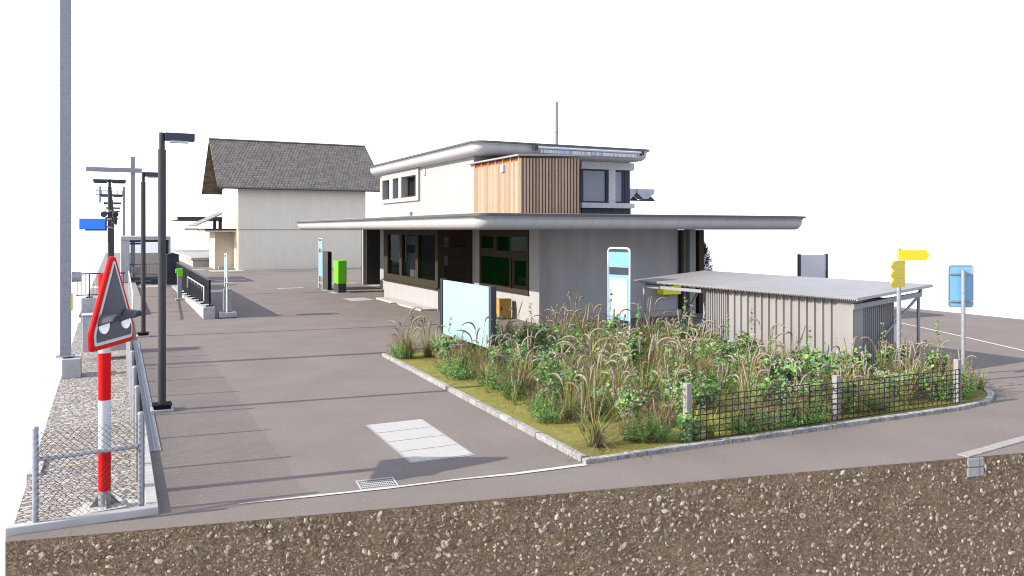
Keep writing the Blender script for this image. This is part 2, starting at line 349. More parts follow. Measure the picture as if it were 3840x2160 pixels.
def rrect(a0, a1, b0, b1, r, k=8):
    pts = []
    for cx, cy, s in ((a1 - r, b1 - r, 0), (a0 + r, b1 - r, 90), (a0 + r, b0 + r, 180), (a1 - r, b0 + r, 270)):
        for i in range(k + 1):
            t = R(s + 90 * i / k); pts.append((cx + r * math.cos(t), cy + r * math.sin(t)))
    return pts
def loft(mb, a0, a1, b0, b1, r, prof, top=True, bottom=True, smooth=True):
    rings = [[(x, y, z) for x, y in rrect(a0 + d, a1 - d, b0 + d, b1 - d, max(r - d, .03))] for d, z in prof]
    n = len(rings[0]); vs = [p for ring in rings for p in ring]; fs = []
    for i in range(len(rings) - 1):
        for j in range(n): fs.append((i * n + j, i * n + (j + 1) % n, (i + 1) * n + (j + 1) % n, (i + 1) * n + j))
    mb.add(vs, [f[::-1] for f in fs], smooth)
    if top: mb.add(rings[0], [tuple(range(n))])
    if bottom: mb.add(rings[-1], [tuple(range(n - 1, -1, -1))])
    return mb

# ------------------------------------------------------------------ ground block
FRONT = lambda a: 8.97 - .2137 * (a + .95)      # the cut edge of the ground model
outline = [(.30, 30.5), (.30, 9.24), (-.95, 9.24), (-.95, FRONT(-.95)), (27.0, FRONT(27.0)), (27.1, 50), (27.1, 62), (16, 78), (16, 110), (-1.1, 112), (-1.05, 30.5)]
g = MB(); n = len(outline)
g.add([(x, y, 0) for x, y in outline], [tuple(range(n))])
import bmesh
def tess(o):
    b = bmesh.new(); b.from_mesh(o.data); bmesh.ops.triangulate(b, faces=b.faces[:]); b.to_mesh(o.data); b.free(); return o
tess(struct(g, 'asphalt_ground', M['asphalt']))
g = MB(); g.prism(outline, -3.0, -.003)
tess(struct(g, 'soil', M['soil']))
g = MB()
fx, fy = .9779, -.2090
def stone(mb, c, s, sub):
    import itertools
    V, F = ICO[sub]; sx, sy, sz = s * ru(.75, 1.45), s * ru(.35, .6), s * ru(.6, 1.0); rot = Matrix.Rotation(ru(0, 6.28), 4, 'Y') @ Matrix.Rotation(ru(-.4, .4), 4, 'X')
    off = Vector((rnd() * 99, rnd() * 99, rnd() * 99))
    T = Matrix.Translation(c) @ Matrix.Rotation(math.atan2(fy, fx), 4, 'Z') @ rot
    vs = []
    for v in V:
        k = 1 + .55 * noise.noise(Vector(v) * 1.3 + off)
        vs.append(T @ Vector((v[0] * sx * k, v[1] * sy * k, v[2] * sz * k)))
    mb.add(vs, F, False)
def ico(sub):
    import bmesh
    b = bmesh.new(); bmesh.ops.create_icosphere(b, subdivisions=sub, radius=1.0)
    b.verts.ensure_lookup_table(); V = [tuple(v.co) for v in b.verts]; F = [tuple(v.index for v in f.verts) for f in b.faces]; b.free()
    return V, F
ICO = {1: ico(1), 2: ico(2)}
for k in range(5200):
    a = ru(-.9, 11.6); zmax = min(.42 + .15 * (a + 1), 1.8)
    if rnd() > zmax / 1.8: continue
    s = .009 + .014 * rnd() ** 2 + (.016 * rnd() if rnd() < .25 else 0) + (.018 * rnd() if rnd() < .06 else 0)
    stone(g, (a, FRONT(a) + s * .12, ru(-zmax, -.02 - s)), s, 2 if s > .022 else 1)
for k in range(30000):
    a = ru(-.92, 11.6); zmax = min(.42 + .15 * (a + 1), 1.8)
    if rnd() > zmax / 1.8: continue
    stone(g, (a, FRONT(a), ru(-zmax, -.012)), .0025 + .006 * rnd() ** 2, 1)
o = struct(g, 'buried_stones', M['stone'], 'stuff')
o['label'] = 'pale rounded stones and grit set in the brown cut soil face'

GX0, GX1, KX = -.95, .28, .40          # laid stone strip and its kerb
g = MB(); NB = 40; zl = lambda y: -.15
rows = []
for i in range(NB + 1):
    y = 9.24 + (30.5 - 9.24) * i / NB; xl = -.97 - .16 * i / NB
    rows += [(xl, y, -3.0), (xl, y, zl(y)), (xl * .45 + GX1 * .55, y, -.145), (GX1 + .015, y, -.135)]
g.add(rows, [(4 * i + k, 4 * i + k + 1, 4 * i + k + 5, 4 * i + k + 4) for i in range(NB) for k in range(3)])
struct(g, 'laid_ballast_strip', M['ballast'])
g = MB(); g.box(-.97, 9.13, -.2, KX, 9.235, .078)
for i in range(11): g.box(GX1 + .003, 9.238 + i * 1.9, -.2, KX, 9.238 + i * 1.9 + 1.892, .078)
g.box(-1.02, 11.75, -.3, -.86, 12.6, -.11)
struct(g, 'kerb', M['kerb'], bevel=.008)
g = MB(); g.add([(-1.12, 30.6, .10), (.95, 30.6, .10), (.95, 109, .10), (-1.12, 109, .10)], [(0, 1, 2, 3)])
g.add([(-1.12, 30.6, .10), (.95, 30.6, .10), (.95, 30.6, 0), (-1.12, 30.6, 0)], [(3, 2, 1, 0)])
struct(g, 'platform', M['asphalt2'])
g = MB(); g.add([(-1.1, 44, .106), (-.5, 44, .106), (-.5, 45.5, .106), (-1.1, 45.5, .106)], [(0, 1, 2, 3)])
struct(g, 'platform_marking', M['white'])
# paving slabs, lines
g = MB()
g.add([(3.37, 9.64, .004), (4.27, 9.62, .004), (4.33, 11.83, .004), (3.41, 11.85, .004)], [(0, 1, 2, 3)])
struct(g, 'paving_joints', M['padjoint'])
g = MB()
for i in range(4):
    y0 = 9.675 + i * .541; y1 = y0 + .525
    q = lambda y: (3.37 + .018 * (y - 9.64) + .028, 4.27 + .027 * (y - 9.62) - .028)
    g.add([(q(y0)[0], y0, .008), (q(y0)[1], y0 - .01, .008), (q(y1)[1], y1 - .01, .008), (q(y1)[0], y1, .008)], [(0, 1, 2, 3)])
struct(g, 'paving_slabs', M['pad'])
g = MB()
for q in ([(8.75, 33.94), (9.77, 34.03), (9.82, 32.68), (8.78, 32.51)], [(9.05, 38.6), (10.0, 38.65), (10.0, 39.3), (9.05, 39.3)], [(9.05, 36.75), (9.9, 36.75), (9.9, 37.95), (9.05, 37.95)],
          [(3.5, 40.0), (4.9, 40.1), (4.9, 41.6), (3.5, 41.6)], [(.9, 45.0), (2.2, 45.0), (2.2, 46.4), (.9, 46.4)], [(6.0, 59.6), (8.3, 59.4), (8.3, 60.7), (6.0, 62.0)], [(4.6, 62.4), (5.9, 62.4), (5.9, 63.4), (4.6, 63.4)],
          [(12.0, 39.1), (13.5, 39.1), (13.5, 41.8), (12.0, 41.8)]):
    g.add([(x, y, .006) for x, y in q], [(0, 1, 2, 3)])
struct(g, 'pale_paving_patches', M['pad'])
g = MB(); LN = [(1.20, 9.055, .004), (1.98, 8.95, .03), (2.84, 8.835, .028), (3.61, 8.775, .02), (4.36, 8.66, .036), (5.36, 8.60, .045)]
for (x0, y0, w0), (x1, y1, w1) in zip(LN, LN[1:]):
    g.add([(x0, y0 - w0, .009), (x1, y1 - w1, .009), (x1, y1 + w1, .009), (x0, y0 + w0, .009)], [(0, 1, 2, 3)])
RL = [(24.4, 21.8), (22.71, 17.52), (21.28, 14.32), (20.12, 11.88), (18.6, 8.6)]
for (x0, y0), (x1, y1) in zip(RL, RL[1:]):
    g.add([(x0, y0, .007), (x1, y1, .007), (x1 - .1, y1 + .03, .007), (x0 - .1, y0 + .03, .007)], [(3, 2, 1, 0)])
for x0, y0, x1 in ((7.3, 41, 8.6), (5.2, 49, 6.9), (10.1, 43.4, 12.0)): g.add([(x0, y0, .006), (x1, y0, .006), (x1, y0 + .35, .006), (x0, y0 + .35, .006)], [(0, 1, 2, 3)])
struct(g, 'road_markings', M['white'])
# cobble edge at the lower right with its foundation in the cut
ck = thing('cobble_edging', 'low row of pale stone setts crossing the road at the cut edge', 'kerb', (10.1, 6.66, 0))
g = MB(); dx, dy = .995, .10
for i in range(22):
    s0 = i * .165; x0, y0 = 10.02 + dx * s0, 6.645 + dy * s0
    T = Matrix.Translation((x0, y0, 0)) @ Matrix.Rotation(math.atan2(dy, dx), 4, 'Z')
    g.box(0, -.02, -.02, .155, .13, .012 + ru(0, .004), T)
g.build('setts', M['postc'], ck, .006)
g = MB(); T = Matrix.Translation((10.0, FRONT(10.0), 0)) @ Matrix.Rotation(math.atan2(fy, fx), 4, 'Z')
for zz in (-.128, -.254):
    g.box(0, -.012, zz, .19, .12, zz + .118, T); g.box(.197, -.010, zz, .26, .12, zz + .118, T)
g.build('foundation', M['postc'], ck, .01)
# drain grate in the asphalt
gr = thing('drain_grate', 'rectangular steel drain grate let into the asphalt by the white line', 'grate', (2.73, 9.05, 0))
g = MB(); GX = [(2.51, 8.90), (2.955, 8.84), (2.995, 9.20), (2.545, 9.26)]
g.add([(x, y, .005) for x, y in GX], [(0, 1, 2, 3)]); g.build('pit', M['black'], gr)
g = MB()
def gl(u, v):
    (x0, y0), (x1, y1), (x2, y2), (x3, y3) = GX
    return ((1 - u) * (1 - v) * x0 + u * (1 - v) * x1 + u * v * x2 + (1 - u) * v * x3, (1 - u) * (1 - v) * y0 + u * (1 - v) * y1 + u * v * y2 + (1 - u) * v * y3)
def gbar(u0, u1, v0, v1, z=.010): g.prism([gl(u0, v0), gl(u1, v0), gl(u1, v1), gl(u0, v1)], .006, z)
gbar(0, 1, 0, .07); gbar(0, 1, .93, 1); gbar(0, .05, .072, .928); gbar(.95, 1, .072, .928)
for k in range(1, 17): gbar(.05 + .9 * k / 17 - .009, .05 + .9 * k / 17 + .009, .073, .927, .0085)
for k in range(1, 5): gbar(.051, .949, .07 + .86 * k / 5 - .03, .07 + .86 * k / 5 + .03, .0078)
g.build('grating', M['pad'], gr)
# slotted channel
ch = MB()
for i in range(330): ch.box(.41, 11.72 + i * .036, .002, .535, 11.72 + i * .036 + .020, .012)
ch.box(.465, 11.7, .002, .48, 23.6, .016); ch.box(.40, 11.7, .002, .409, 23.6, .014); ch.box(.536, 11.7, .002, .546, 23.6, .014)
tag(ch.build('drainage_channel', M['steel']), 'long slotted steel drainage channel beside the pale kerb', 'drain')

# ------------------------------------------------------------------ chain link fence on the left
fb = -.12
fe = thing('chain_link_fence', 'low chain link fence with galvanised tube posts around the stone strip', 'fence', (.2, 9.3, fb))
PB_ = [9.30 + 1.58 * i for i in range(9)]
for y in PB_:
    g = MB(); g.tube([(.235, y, fb), (.235, y, 1.03)], .028, 12); g.tube([(.235, y, 1.03), (.235, y, 1.045), (.235, y, 1.06)], [.032, .032, .02], 12)
    g.build('post', M['steel'], fe)
g = MB(); g.tube([(-.72, 9.20, fb), (-.72, 9.20, 1.0)], .028, 12); g.tube([(-.72, 9.20, 1.0), (-.72, 9.20, 1.015), (-.72, 9.20, 1.03)], [.032, .032, .02], 12)
g.build('post', M['steel'], fe)
g = MB(); g.tube([(-.69, 9.2, .70), (.21, 9.29, .70)], .022, 10); g.build('rail', M['steel'], fe)
def chain(x0, y0, x1, y1, z0, z1, p=.064, r=.0021):
    g = MB(); Lh = math.hypot(x1 - x0, y1 - y0); h = z1 - z0; k = int((Lh + h) / p) + 1
    P = lambda s, z, o: (x0 + (x1 - x0) * s / Lh + o * (y1 - y0) / Lh, y0 + (y1 - y0) * s / Lh - o * (x1 - x0) / Lh, z)
    for i in range(k):
        s = -h + i * p
        for sg in (1, -1):
            a, b = s, s + h; za, zb = (z0, z1) if sg > 0 else (z1, z0)
            if a < 0: za += (zb - za) * (-a / h); a = 0
            if b > Lh: zb -= (zb - za) * ((b - Lh) / max(b - a, 1e-6)); b = Lh
            if b - a < .01: continue
            g.tube([P(a, za, .002 * sg), P(b, zb, .002 * sg)], r, 3, False, smooth=False)
    return g
chain(-.72, 9.175, .235, 9.27, .0, .98).build('wire_mesh', M['wire'], fe)
chain(.268, 9.3, .268, PB_[-1], .02, .98, r=.003).build('wire_mesh', M['wire'], fe)

# ------------------------------------------------------------------ warning signal
SX, SY = -.115, 10.0
sg = thing('warning_signal', 'tall red and white post carrying a red rimmed triangular warning signal', 'signal', (SX, SY, -.12))
zb = -.095
for z0, z1, m, r in ((.072, .546, 'red', .0645), (.546, 1.088, 'whitepaint', .064), (1.088, 1.616, 'red', .0645), (1.616, 2.16, 'whitepaint', .064), (2.16, 2.50, 'red', .0645)):
    g = MB(); g.tube([(SX, SY, z0), (SX, SY, z1)], r, 24, caps=True); g.build('pole_band', M[m], sg)
g = MB(); g.tube([(SX, SY, zb), (SX, SY, .072)], .067, 24); g.build('steel_foot', M['steel'], sg)
g = MB()
for ang in (0, 90, 180, 270):
    T = Matrix.Translation((SX, SY, zb)) @ Matrix.Rotation(R(ang + 8), 4, 'Z')
    g.add([(.06, -.005, 0), (.155, -.005, 0), (.06, -.005, .13), (.06, .005, 0), (.155, .005, 0), (.06, .005, .13)], [(0, 1, 2), (5, 4, 3), (0, 3, 4, 1), (1, 4, 5, 2), (2, 5, 3, 0)], False, T)
g.build('gusset', M['mast'], sg)
T = Matrix.Translation((SX, SY, 0)) @ Matrix.Rotation(R(8), 4, 'Z')
g = MB(); g.box(-.20, -.19, -.14, .20, .19, zb, T); g.build('base_plate', M['kerb'], sg, .006)
g = MB(); g.prism([(SX + .02 + .35 * math.cos(t * .131), SY + .0 + .27 * math.sin(t * .131)) for t in range(48)], -.25, -.088 - .04); g.build('footing', M['kerb'], sg)
# triangular board: local u along board, w up, normal n
bu = Vector((.447, .894, 0)); bn = Vector((.894, -.447, 0)); bo = Vector((-.228, 9.485, 1.662)); bs = 1.062
Tb = Matrix(((bu.x * bs, 0, bn.x * bs, bo.x), (bu.y * bs, 0, bn.y * bs, bo.y), (0, bs, 0, bo.z), (0, 0, 0, 1)))
def tri(scale_in, r, W=.87, Hh=.975):
    pts = [(0.0, 0.03), (W, 0.03), (W + .015, .22), (W / 2 + .045, Hh), (W / 2 - .045, Hh), (-.015, .22)]
    cx, cy = W / 2, .36; q = []
    # inset towards the inside by scale_in metres
    nn = len(pts); lines = []
    for i in range(nn):
        p, q2 = Vector(pts[i]), Vector(pts[(i + 1) % nn]); d = (q2 - p).normalized(); nrm = Vector((-d.y, d.x)); lines.append((p + nrm * scale_in, d))
    out = []
    for i in range(nn):
        (p, d), (q2, e) = lines[i - 1], lines[i]
        den = d.x * e.y - d.y * e.x; t = ((q2.x - p.x) * e.y - (q2.y - p.y) * e.x) / den; out.append(p + d * t)
    # round corners
    res = []
    for i in range(nn):
        a, b, c = out[i - 1], out[i], out[(i + 1) % nn]
        e1 = (a - b); e2 = (c - b); l = min(r, e1.length * .45, e2.length * .45)
        s, t = b + e1.normalized() * l, b + e2.normalized() * l
        for k in range(6):
            w = k / 5; res.append(tuple((1 - w) ** 2 * s + 2 * w * (1 - w) * b + w * w * t))
    return res
g = MB(); g.prism(tri(0, .05), -.042, .0, Tb); g.build('red_rim', M['red'], sg, .012)
g = MB(); g.prism(tri(.05, .03), .0, .006, Tb); g.build('white_border', M['whitepaint'], sg)
g = MB(); g.prism(tri(.085, .02), .006, .012, Tb); g.build('signal_board', M['backboard'], sg)
for cu in (.20, .655):
    g = MB(); g.prism([(cu + .094 * math.cos(t * .1963), .285 + .094 * math.sin(t * .1963)) for t in range(32)], .012, .030, Tb); lens = g.build('lamp_lens', M['lens'], sg)
    g = MB(); K = 14; rows = []
    for i in range(9):
        d = .02 + .14 * i / 8; rr = .112 - .010 * i / 8; span = R(188 - 66 * i / 8); dz = .01 * i / 8
        rows.append([(cu + rr * math.sin(-span / 2 + span * j / K) * 1.06, .285 + rr * math.cos(-span / 2 + span * j / K) - dz, d) for j in range(K + 1)])
    vs = [p for r_ in rows for p in r_]; n1 = K + 1
    fs = [(i * n1 + j, i * n1 + j + 1, (i + 1) * n1 + j + 1, (i + 1) * n1 + j) for i in range(8) for j in range(K)]
    g.add(vs, fs, True, Tb)
    h = g.build('lamp_hood', M['backboard'], sg); sm = h.modifiers.new('thick', 'SOLIDIFY'); sm.thickness = .008
    if cu > .5:
        g = MB(); g.tube([tuple(Tb @ Vector((cu + .1, .25, -.16))), tuple(Tb @ Vector((cu + .1, .25, -.045)))], [.085, .13], 24); g.build('lamp_housing', M['lamp'], sg)
g = MB(); g.box(.38, .3, -.12, .48, .42, -.056, Tb); g.build('bracket', M['black'], sg)

# ------------------------------------------------------------------ masts, lamps, station furniture
def mast(label, x, y, z0, z1, w, block=None, arm=None):
    t = thing('catenary_mast', label, 'mast', (x, y, 0), 0, 'overhead line masts')
    g = MB(); f = w * .08
    g.box(x - w / 2, y - w / 2, z0, x + w / 2, y - w / 2 + f, z1); g.box(x - w / 2, y + w / 2 - f, z0, x + w / 2, y + w / 2, z1); g.box(x - f / 2, y - w / 2 + f, z0, x + f / 2, y + w / 2 - f, z1)
    g.build('column', M['mast'], t)
    if block:
        b0, b1, bb, bz = block; g = MB(); g.box(b0, y - .32, bb, b1, y + .32, bz); g.build('concrete_footing', M['concrete_wall'], t, .01)
        g = MB(); g.box(x - w * .85, y - w * .85, bz + .03, x + w * .85, y + w * .85, bz + .055); g.tube([(x, y, bz), (x, y, bz + .03)], w * .4, 8); g.build('base_plate', M['steel'], t)
    if arm:
        g = MB(); x0, x1, za, zb2 = arm; g.box(x0, y - w / 2 - .12, za, x1, y - w / 2 - .004, zb2); g.build('cross_arm', M['mast'], t)
    return t
m1 = mast('tall thick grey steel mast on a concrete block in the stone strip', -.965, 19.45, .30, 9.5, .20, (-1.02, -.67, -.15, .255))
g = MB(); g.tube([(-.85, 19.45, 1.98), (-.67, 19.45, 1.98)], .11, 16); g.build('insulator_box', M['steel'], m1)
g = MB(); g.box(-.865, 19.35, 1.26, -.835, 19.55, 1.62); g.build('yellow_plate', M['yellow'], m1)
mast('grey mast with a single thick cross arm standing behind the glass shelter', 1.01, 58.75, .55, 7.85, .26, (.56, 1.46, 0, .5), (-1.75, 1.55, 6.78, 7.08))
t = mast('slim far mast carrying a thin lattice cross beam over the platform lamps', .86, 104.0, .3, 8.0, .27, (.46, 1.26, 0, .3))
g = MB(); 
for z in (7.0, 7.45): g.box(-2.1, 103.7, z, .9, 103.82, z + .09)
for k in range(6): g.box(-2.1 + k * .55, 103.72, 7.09, -2.02 + k * .55, 103.8, 7.45)
g.build('lattice_beam', M['mast'], t)
g = MB(); g.box(-1.75, 103.5, 6.1, -1.55, 103.69, 8.0); g.build('hanging_post', M['mast'], t)

def street_lamp(label, x, y):
    t = thing('street_lamp', label, 'lamp post', (x, y, 0), 0, 'tall single arm lamp posts')
    g = MB(); g.box(x - .17, y - .17, 0, x + .17, y + .17, .045); g.build('footing', M['kerb'], t, .006)
    g = MB(); g.box(x - .15, y - .15, .10, x + .15, y + .15, .12); g.box(x - .13, y - .13, .046, x + .13, y + .13, .1); g.build('base_plate', M['black'], t)
    g = MB(); g.tube([(x, y, .12), (x, y, 4.32)], .062, 20); g.tube([(x, y, 4.3), (x, y, 4.6)], .045, 20); g.build('pole', M['lamp'], t)
    g = MB(); g.box(x + .045, y - .09, 4.475, x + .50, y + .09, 4.60); h = g.build('lamp_head', M['anth'], t, .008)
    g = MB(); g.box(x + .12, y - .07, 4.440, x + .40, y + .06, 4.474); g.build('diffuser', M['whitepaint'], h)
    return t
street_lamp('nearer tall dark lamp post with a flat head standing beside the drainage channel', .68, 14.31)
street_lamp('farther dark lamp post half behind the nearer one, head pointing right', .68, 24.4)

YL = [39.0 + 16.4 * k for k in range(5)]
def plat_lamp(label, y):
    x = -.25; t = thing('platform_lamp', label, 'lamp post', (x, y, .1), 0, 'double headed platform lamps')
    g = MB(); g.tube([(x, y, .1), (x, y, 4.85)], .085, 14); g.tube([(x, y, 4.85), (x, y, 5.2)], [.06, .05], 14); g.build('pole', M['lamp'], t)
    for s in (-1, 1):
        g = MB(); g.box(x + s * .03, y - .1, 5.06, x + s * .64, y + .1, 5.19); g.box(x + s * .1, y - .07, 5.02, x + s * .6, y + .07, 5.055); g.build('lamp_head', M['anth'], t, .01)
    for s in (-1, 1):
        g = MB(); c = Vector((x + s * .2, y - .05, 3.68)); d = Vector((s * .35, -.8, -.35)).normalized()
        g.tube([c - d * .14, c, c + d * .1], [.07, .12, .13], 16); g.tube([(x, y, 3.7), c], .03, 8); g.build('loudspeaker', M['lamp'], t)
    g = MB()
    for z in (3.78, 3.42, 3.05): g.tube([(x, y, z), (x, y, z + .07)], .092, 14)
    g.build('clamp', M['steel'], t)
    return t
pl = ['nearest double headed platform lamp, with loudspeakers and the blue sign fixed to its pole', 'second double headed platform lamp, half hidden behind the nearest one', 'third double headed platform lamp along the platform', 'fourth double headed platform lamp along the platform', 'farthest double headed platform lamp at the end of the row']
for y, l in zip(YL, pl): plat_lamp(l, y)
t = thing('station_sign', 'plain bright blue sign panel mounted left of the nearest platform lamp', 'sign', (-.9, 38.95, 3.0))
g = MB(); g.box(-1.42, 38.9, 3.0, -.42, 38.94, 3.47); g.build('blue_panel', M['bluesign'], t)
g = MB(); g.box(-1.2, 38.945, 2.94, -.36, 39.2, 3.40); g.build('backing_box', M['wood_dark'], t)
g = MB(); 
for z in (3.08, 3.36): g.box(-.42, 38.95, z, -.33, 38.99, z + .05)
g.build('bracket', M['steel'], t)

# block with railing at the end of the stone strip
t = thing('ramp_railing', 'black bar railing on a grey concrete block at the end of the stone strip', 'railing', (-.9, 31.5, 0))
g = MB(); g.box(-1.08, 31.3, 0, -.3, 31.9, .60); g.build('concrete_block', M['concrete_wall'], t, .01)
g = MB(); g.box(-1.25, 31.5, 1.42, .3, 31.54, 1.46); g.box(-1.25, 31.5, .68, .3, 31.54, .71); g.build('rail', M['black'], t)
for k in range(2):
    x = -.85 + k * .9; g = MB(); g.box(x, 31.48, .62, x + .03, 31.56, 1.42); g.box(x - .09, 31.43, .601, x + .12, 31.62, .63); g.build('post', M['black'], t)
g = MB()
for k in range(13): g.tube([(-1.2 + k * .12, 31.52, .71), (-1.2 + k * .12, 31.52, 1.42)], .007, 5)
g.build('bars', M['black'], t)
t = thing('utility_cabinet', 'plain low grey concrete cabinet half hidden behind the warning signal', 'cabinet', (-.2, 21.6, 0))
g = MB(); g.box(-.72, 21.4, .07, .22, 21.9, .93); g.build('casing', M['concrete_wall'], t, .012)
g = MB(); g.box(-.74, 21.38, .931, .24, 21.92, .96); g.build('lid', M['concrete_wall'], t, .008)
t = thing('handrail', 'short white tube handrail leaning along the strip behind the signal', 'handrail', (.55, 34, 0))
g = MB(); g.tube([(.5, 28.5, 0), (.5, 28.5, .8), (.5, 28.7, .86), (.5, 38.5, 1.15), (.5, 38.6, 1.1), (.5, 38.6, .1)], .025, 8); g.build('rail', M['whitepaint'], t)
g = MB(); 
for k in range(3): g.tube([(.5, 31 + k * 2.6, .1), (.5, 31 + k * 2.6, .95 + k * .07)], .018, 8)
g.build('support', M['whitepaint'], t)

# glass waiting shelter
t = thing('waiting_shelter', 'glazed waiting shelter with pale concrete frame behind the lamp posts', 'shelter', (1.5, 49, 0))
g = MB(); g.box(.24, 47.9, .12, .66, 53.5, 2.40); g.build('side_wall', M['concrete_wall'], t, .01)
g = MB(); g.box(2.62, 47.9, 0, 2.72, 53.5, 2.40); g.build('side_wall', M['concrete_wall'], t, .01)
g = MB(); g.box(.24, 47.88, 2.403, 2.72, 53.5, 2.61); g.build('roof', M['concrete_wall'], t, .01)
g = MB(); g.box(.66, 48.02, .34, 2.62, 48.04, 2.40); g.build('pane', M['glass_clear'], t)
g = MB(); g.box(.66, 47.96, .22, 2.62, 48.1, .335); g.box(.66, 48.1, 2.30, 2.62, 48.2, 2.40); g.build('frame_bar', M['anth'], t)
g = MB(); g.box(.26, 47.95, 0, 2.6, 53.4, .118); g.build('plinth', M['anth'], t)
g = MB(); g.box(.68, 48.3, 2.16, 1.25, 48.36, 2.27); g.build('blue_strip', M['bluesign'], t)
g = MB(); g.box(1.7, 47.3, .0, 2.4, 47.7, .26); g.box(1.68, 47.28, .26, 2.42, 47.72, .30); b = g.build('step', M['anth'], t)
g = MB(); g.box(2.42, 49.0, .12, 2.60, 49.4, 2.3); g.build('dark_post', M['black'], t)
g = MB()
for z in (1.05, .45): g.box(.66, 48.5, z, 2.62, 48.53, z + .03)
for k in range(12): g.box(.72 + k * .16, 48.5, .48, .735 + k * .16, 48.52, 1.05)
g.build('railing', M['black'], t)
t = thing('equipment_cabinet', 'tall anthracite cabinet with shallow gable top beside the shelter', 'cabinet', (2.7, 45.3, 0))
g = MB(); g.box(2.36, 45.1, .10, 2.96, 45.7, 1.66); 
for k in range(1, 7): g.box(2.36 + .6 * k / 7 - .006, 45.088, .12, 2.36 + .6 * k / 7 + .006, 45.098, 1.62)
g.build('casing', M['anth'], t)
g = MB(); g.add([(2.33, 45.05, 1.663), (2.99, 45.05, 1.663), (2.66, 45.05, 1.77), (2.33, 45.75, 1.663), (2.99, 45.75, 1.663), (2.66, 45.75, 1.77)], [(0, 1, 2), (5, 4, 3), (0, 2, 5, 3), (1, 4, 5, 2), (0, 3, 4, 1)]); g.build('top', M['anth'], t)
g = MB(); g.box(2.34, 45.06, 0, 2.98, 45.72, .098); g.build('plinth', M['kerb'], t)

# ramp wall with black panel fence
t = thing('ramp_wall', 'sloping concrete ramp wall carrying a black slatted balustrade and white handrail', 'balustrade', (2.8, 35, 0))
def ztop(y): return max(.40 - .033 * (y - 28.2), .06)
g = MB(); y0, y1, ym = 28.2, 45.4, 38.5
pts = [(y0, 0), (y1, 0), (y1, .06), (ym, .06), (y0, .40)]
vs = [(2.60, y, z) for y, z in pts] + [(2.97, y, z) for y, z in pts]
g.add(vs, [(0, 1, 2, 3, 4), (9, 8, 7, 6, 5), (0, 5, 6, 1), (1, 6, 7, 2), (2, 7, 8, 3), (3, 8, 9, 4), (4, 9, 5, 0)]); g.build('concrete_base', M['concrete_wall'], t, .01)
for k in range(9):
    ya, yb = 28.45 + k * 1.85, 28.45 + (k + 1) * 1.85 - .03
    g = MB(); za, zb2 = ztop(ya) + .10, ztop(yb) + .10
    g.add([(2.80, ya, za), (2.80, yb, zb2), (2.80, yb, 1.24), (2.80, ya, 1.27), (2.86, ya, za), (2.86, yb, zb2), (2.86, yb, 1.24), (2.86, ya, 1.27)],
          [(0, 1, 2, 3), (7, 6, 5, 4), (0, 4, 5, 1), (1, 5, 6, 2), (2, 6, 7, 3), (3, 7, 4, 0)])
    g.build('panel', M['black'], t)
    if k < 8:
        g = MB(); g.box(2.71, ya - .02, ztop(ya) + .004, 2.95, ya + .18, ztop(ya) + .035); g.box(2.81, ya + .03, ztop(ya) + .03, 2.85, ya + .09, ztop(ya) + .16); g.build('foot', M['black'], t)
g = MB(); g.box(2.78, 28.43, 1.272, 2.88, 45.1, 1.29); g.build('top_rail', M['anth'], t)
g = MB(); g.tube([(2.70, 29.0, .55), (2.70, 29.0, .98), (2.70, 29.06, 1.02), (2.70, 35.9, 1.0), (2.70, 36, .96), (2.70, 36, .55)], .022, 10); hr = g.build('handrail', M['whitepaint'], t)
g = MB()
for k in range(5): g.tube([(2.79, 30 + k * 1.35, .84), (2.72, 30 + k * 1.35, .84), (2.70, 30 + k * 1.35, 1.0)], .012, 6)
g.build('bracket', M['whitepaint'], hr)
t = thing('ticket_validator', 'slim grey post with lime green validator head beside the ramp wall', 'validator', (2.42, 36.4, 0))
x, y = 2.42, 36.4
g = MB(); g.box(x - .17, y - .17, 0, x + .17, y + .17, .07); g.build('foot', M['kerb'], t, .006)
g = MB(); g.box(x - .085, y - .085, .07, x + .085, y + .085, .99); g.build('post', M['steel'], t, .008)
g = MB(); g.box(x - .10, y - .13, .992, x + .11, y + .1, 1.33); g.box(x - .16, y - .1, 1.15, x - .102, y + .08, 1.32); g.build('validator_head', M['green'], t, .008)
# stele with blue strip on concrete foot
def board_stele(label, x, y, foot=False, h=2.5, w=.74, rz=0):
    t = thing('information_stele', label, 'information sign', (x, y, 0), rz, 'blue bus stop information steles')
    h0 = .0
    g = MB(); r = .03; k = .10
    path = [(0, -w / 2, 0), (0, -w / 2, h - k)] + [(0, -w / 2 + k - k * math.cos(R(a)), h - k + k * math.sin(R(a))) for a in (22, 45, 68, 90)] + [(0, w / 2 - k + k * math.sin(R(a)), h - k + k * math.cos(R(a))) for a in (0, 22, 45, 68, 90)] + [(0, w / 2, 0)]
    g.tube(path, r, 10); g.tube([(0, -w / 2, .28), (0, w / 2, .28)], .018, 8)
    for s in (-1, 1): g.box(-.07, s * w / 2 - .05, 0, .07, s * w / 2 + .05, .015)
    g.build('tube_frame', M['whitepaint'], t, local=True)
    g = MB(); g.box(-.02, -w / 2 + .03, h - .12 - .38, .02, w / 2 - .03, h - .10); g.build('blue_header', M['blue'], t, local=True)
    g = MB(); g.box(-.02, -w / 2 + .03, h - .095, .02, w / 2 - .03, h - .04); g.build('lamp_strip', M['anth'], t, local=True)
    g = MB(); g.box(-.03, -w / 2 + .01, .62 if not foot else 1.1, .03, w / 2 - .03, h - .70); p = g.build('blue_panel', M['blue'], t, local=True)
    return t, p
t, p = board_stele('pale blue framed information stele with a large white sheet before the concrete wall', 11.85, 17.4, h=2.50, rz=R(15))
g = MB(); g.box(-.037, -.31, .72, -.031, .29, 1.72); g.build('white_sheet', M['paper'], p, local=True)
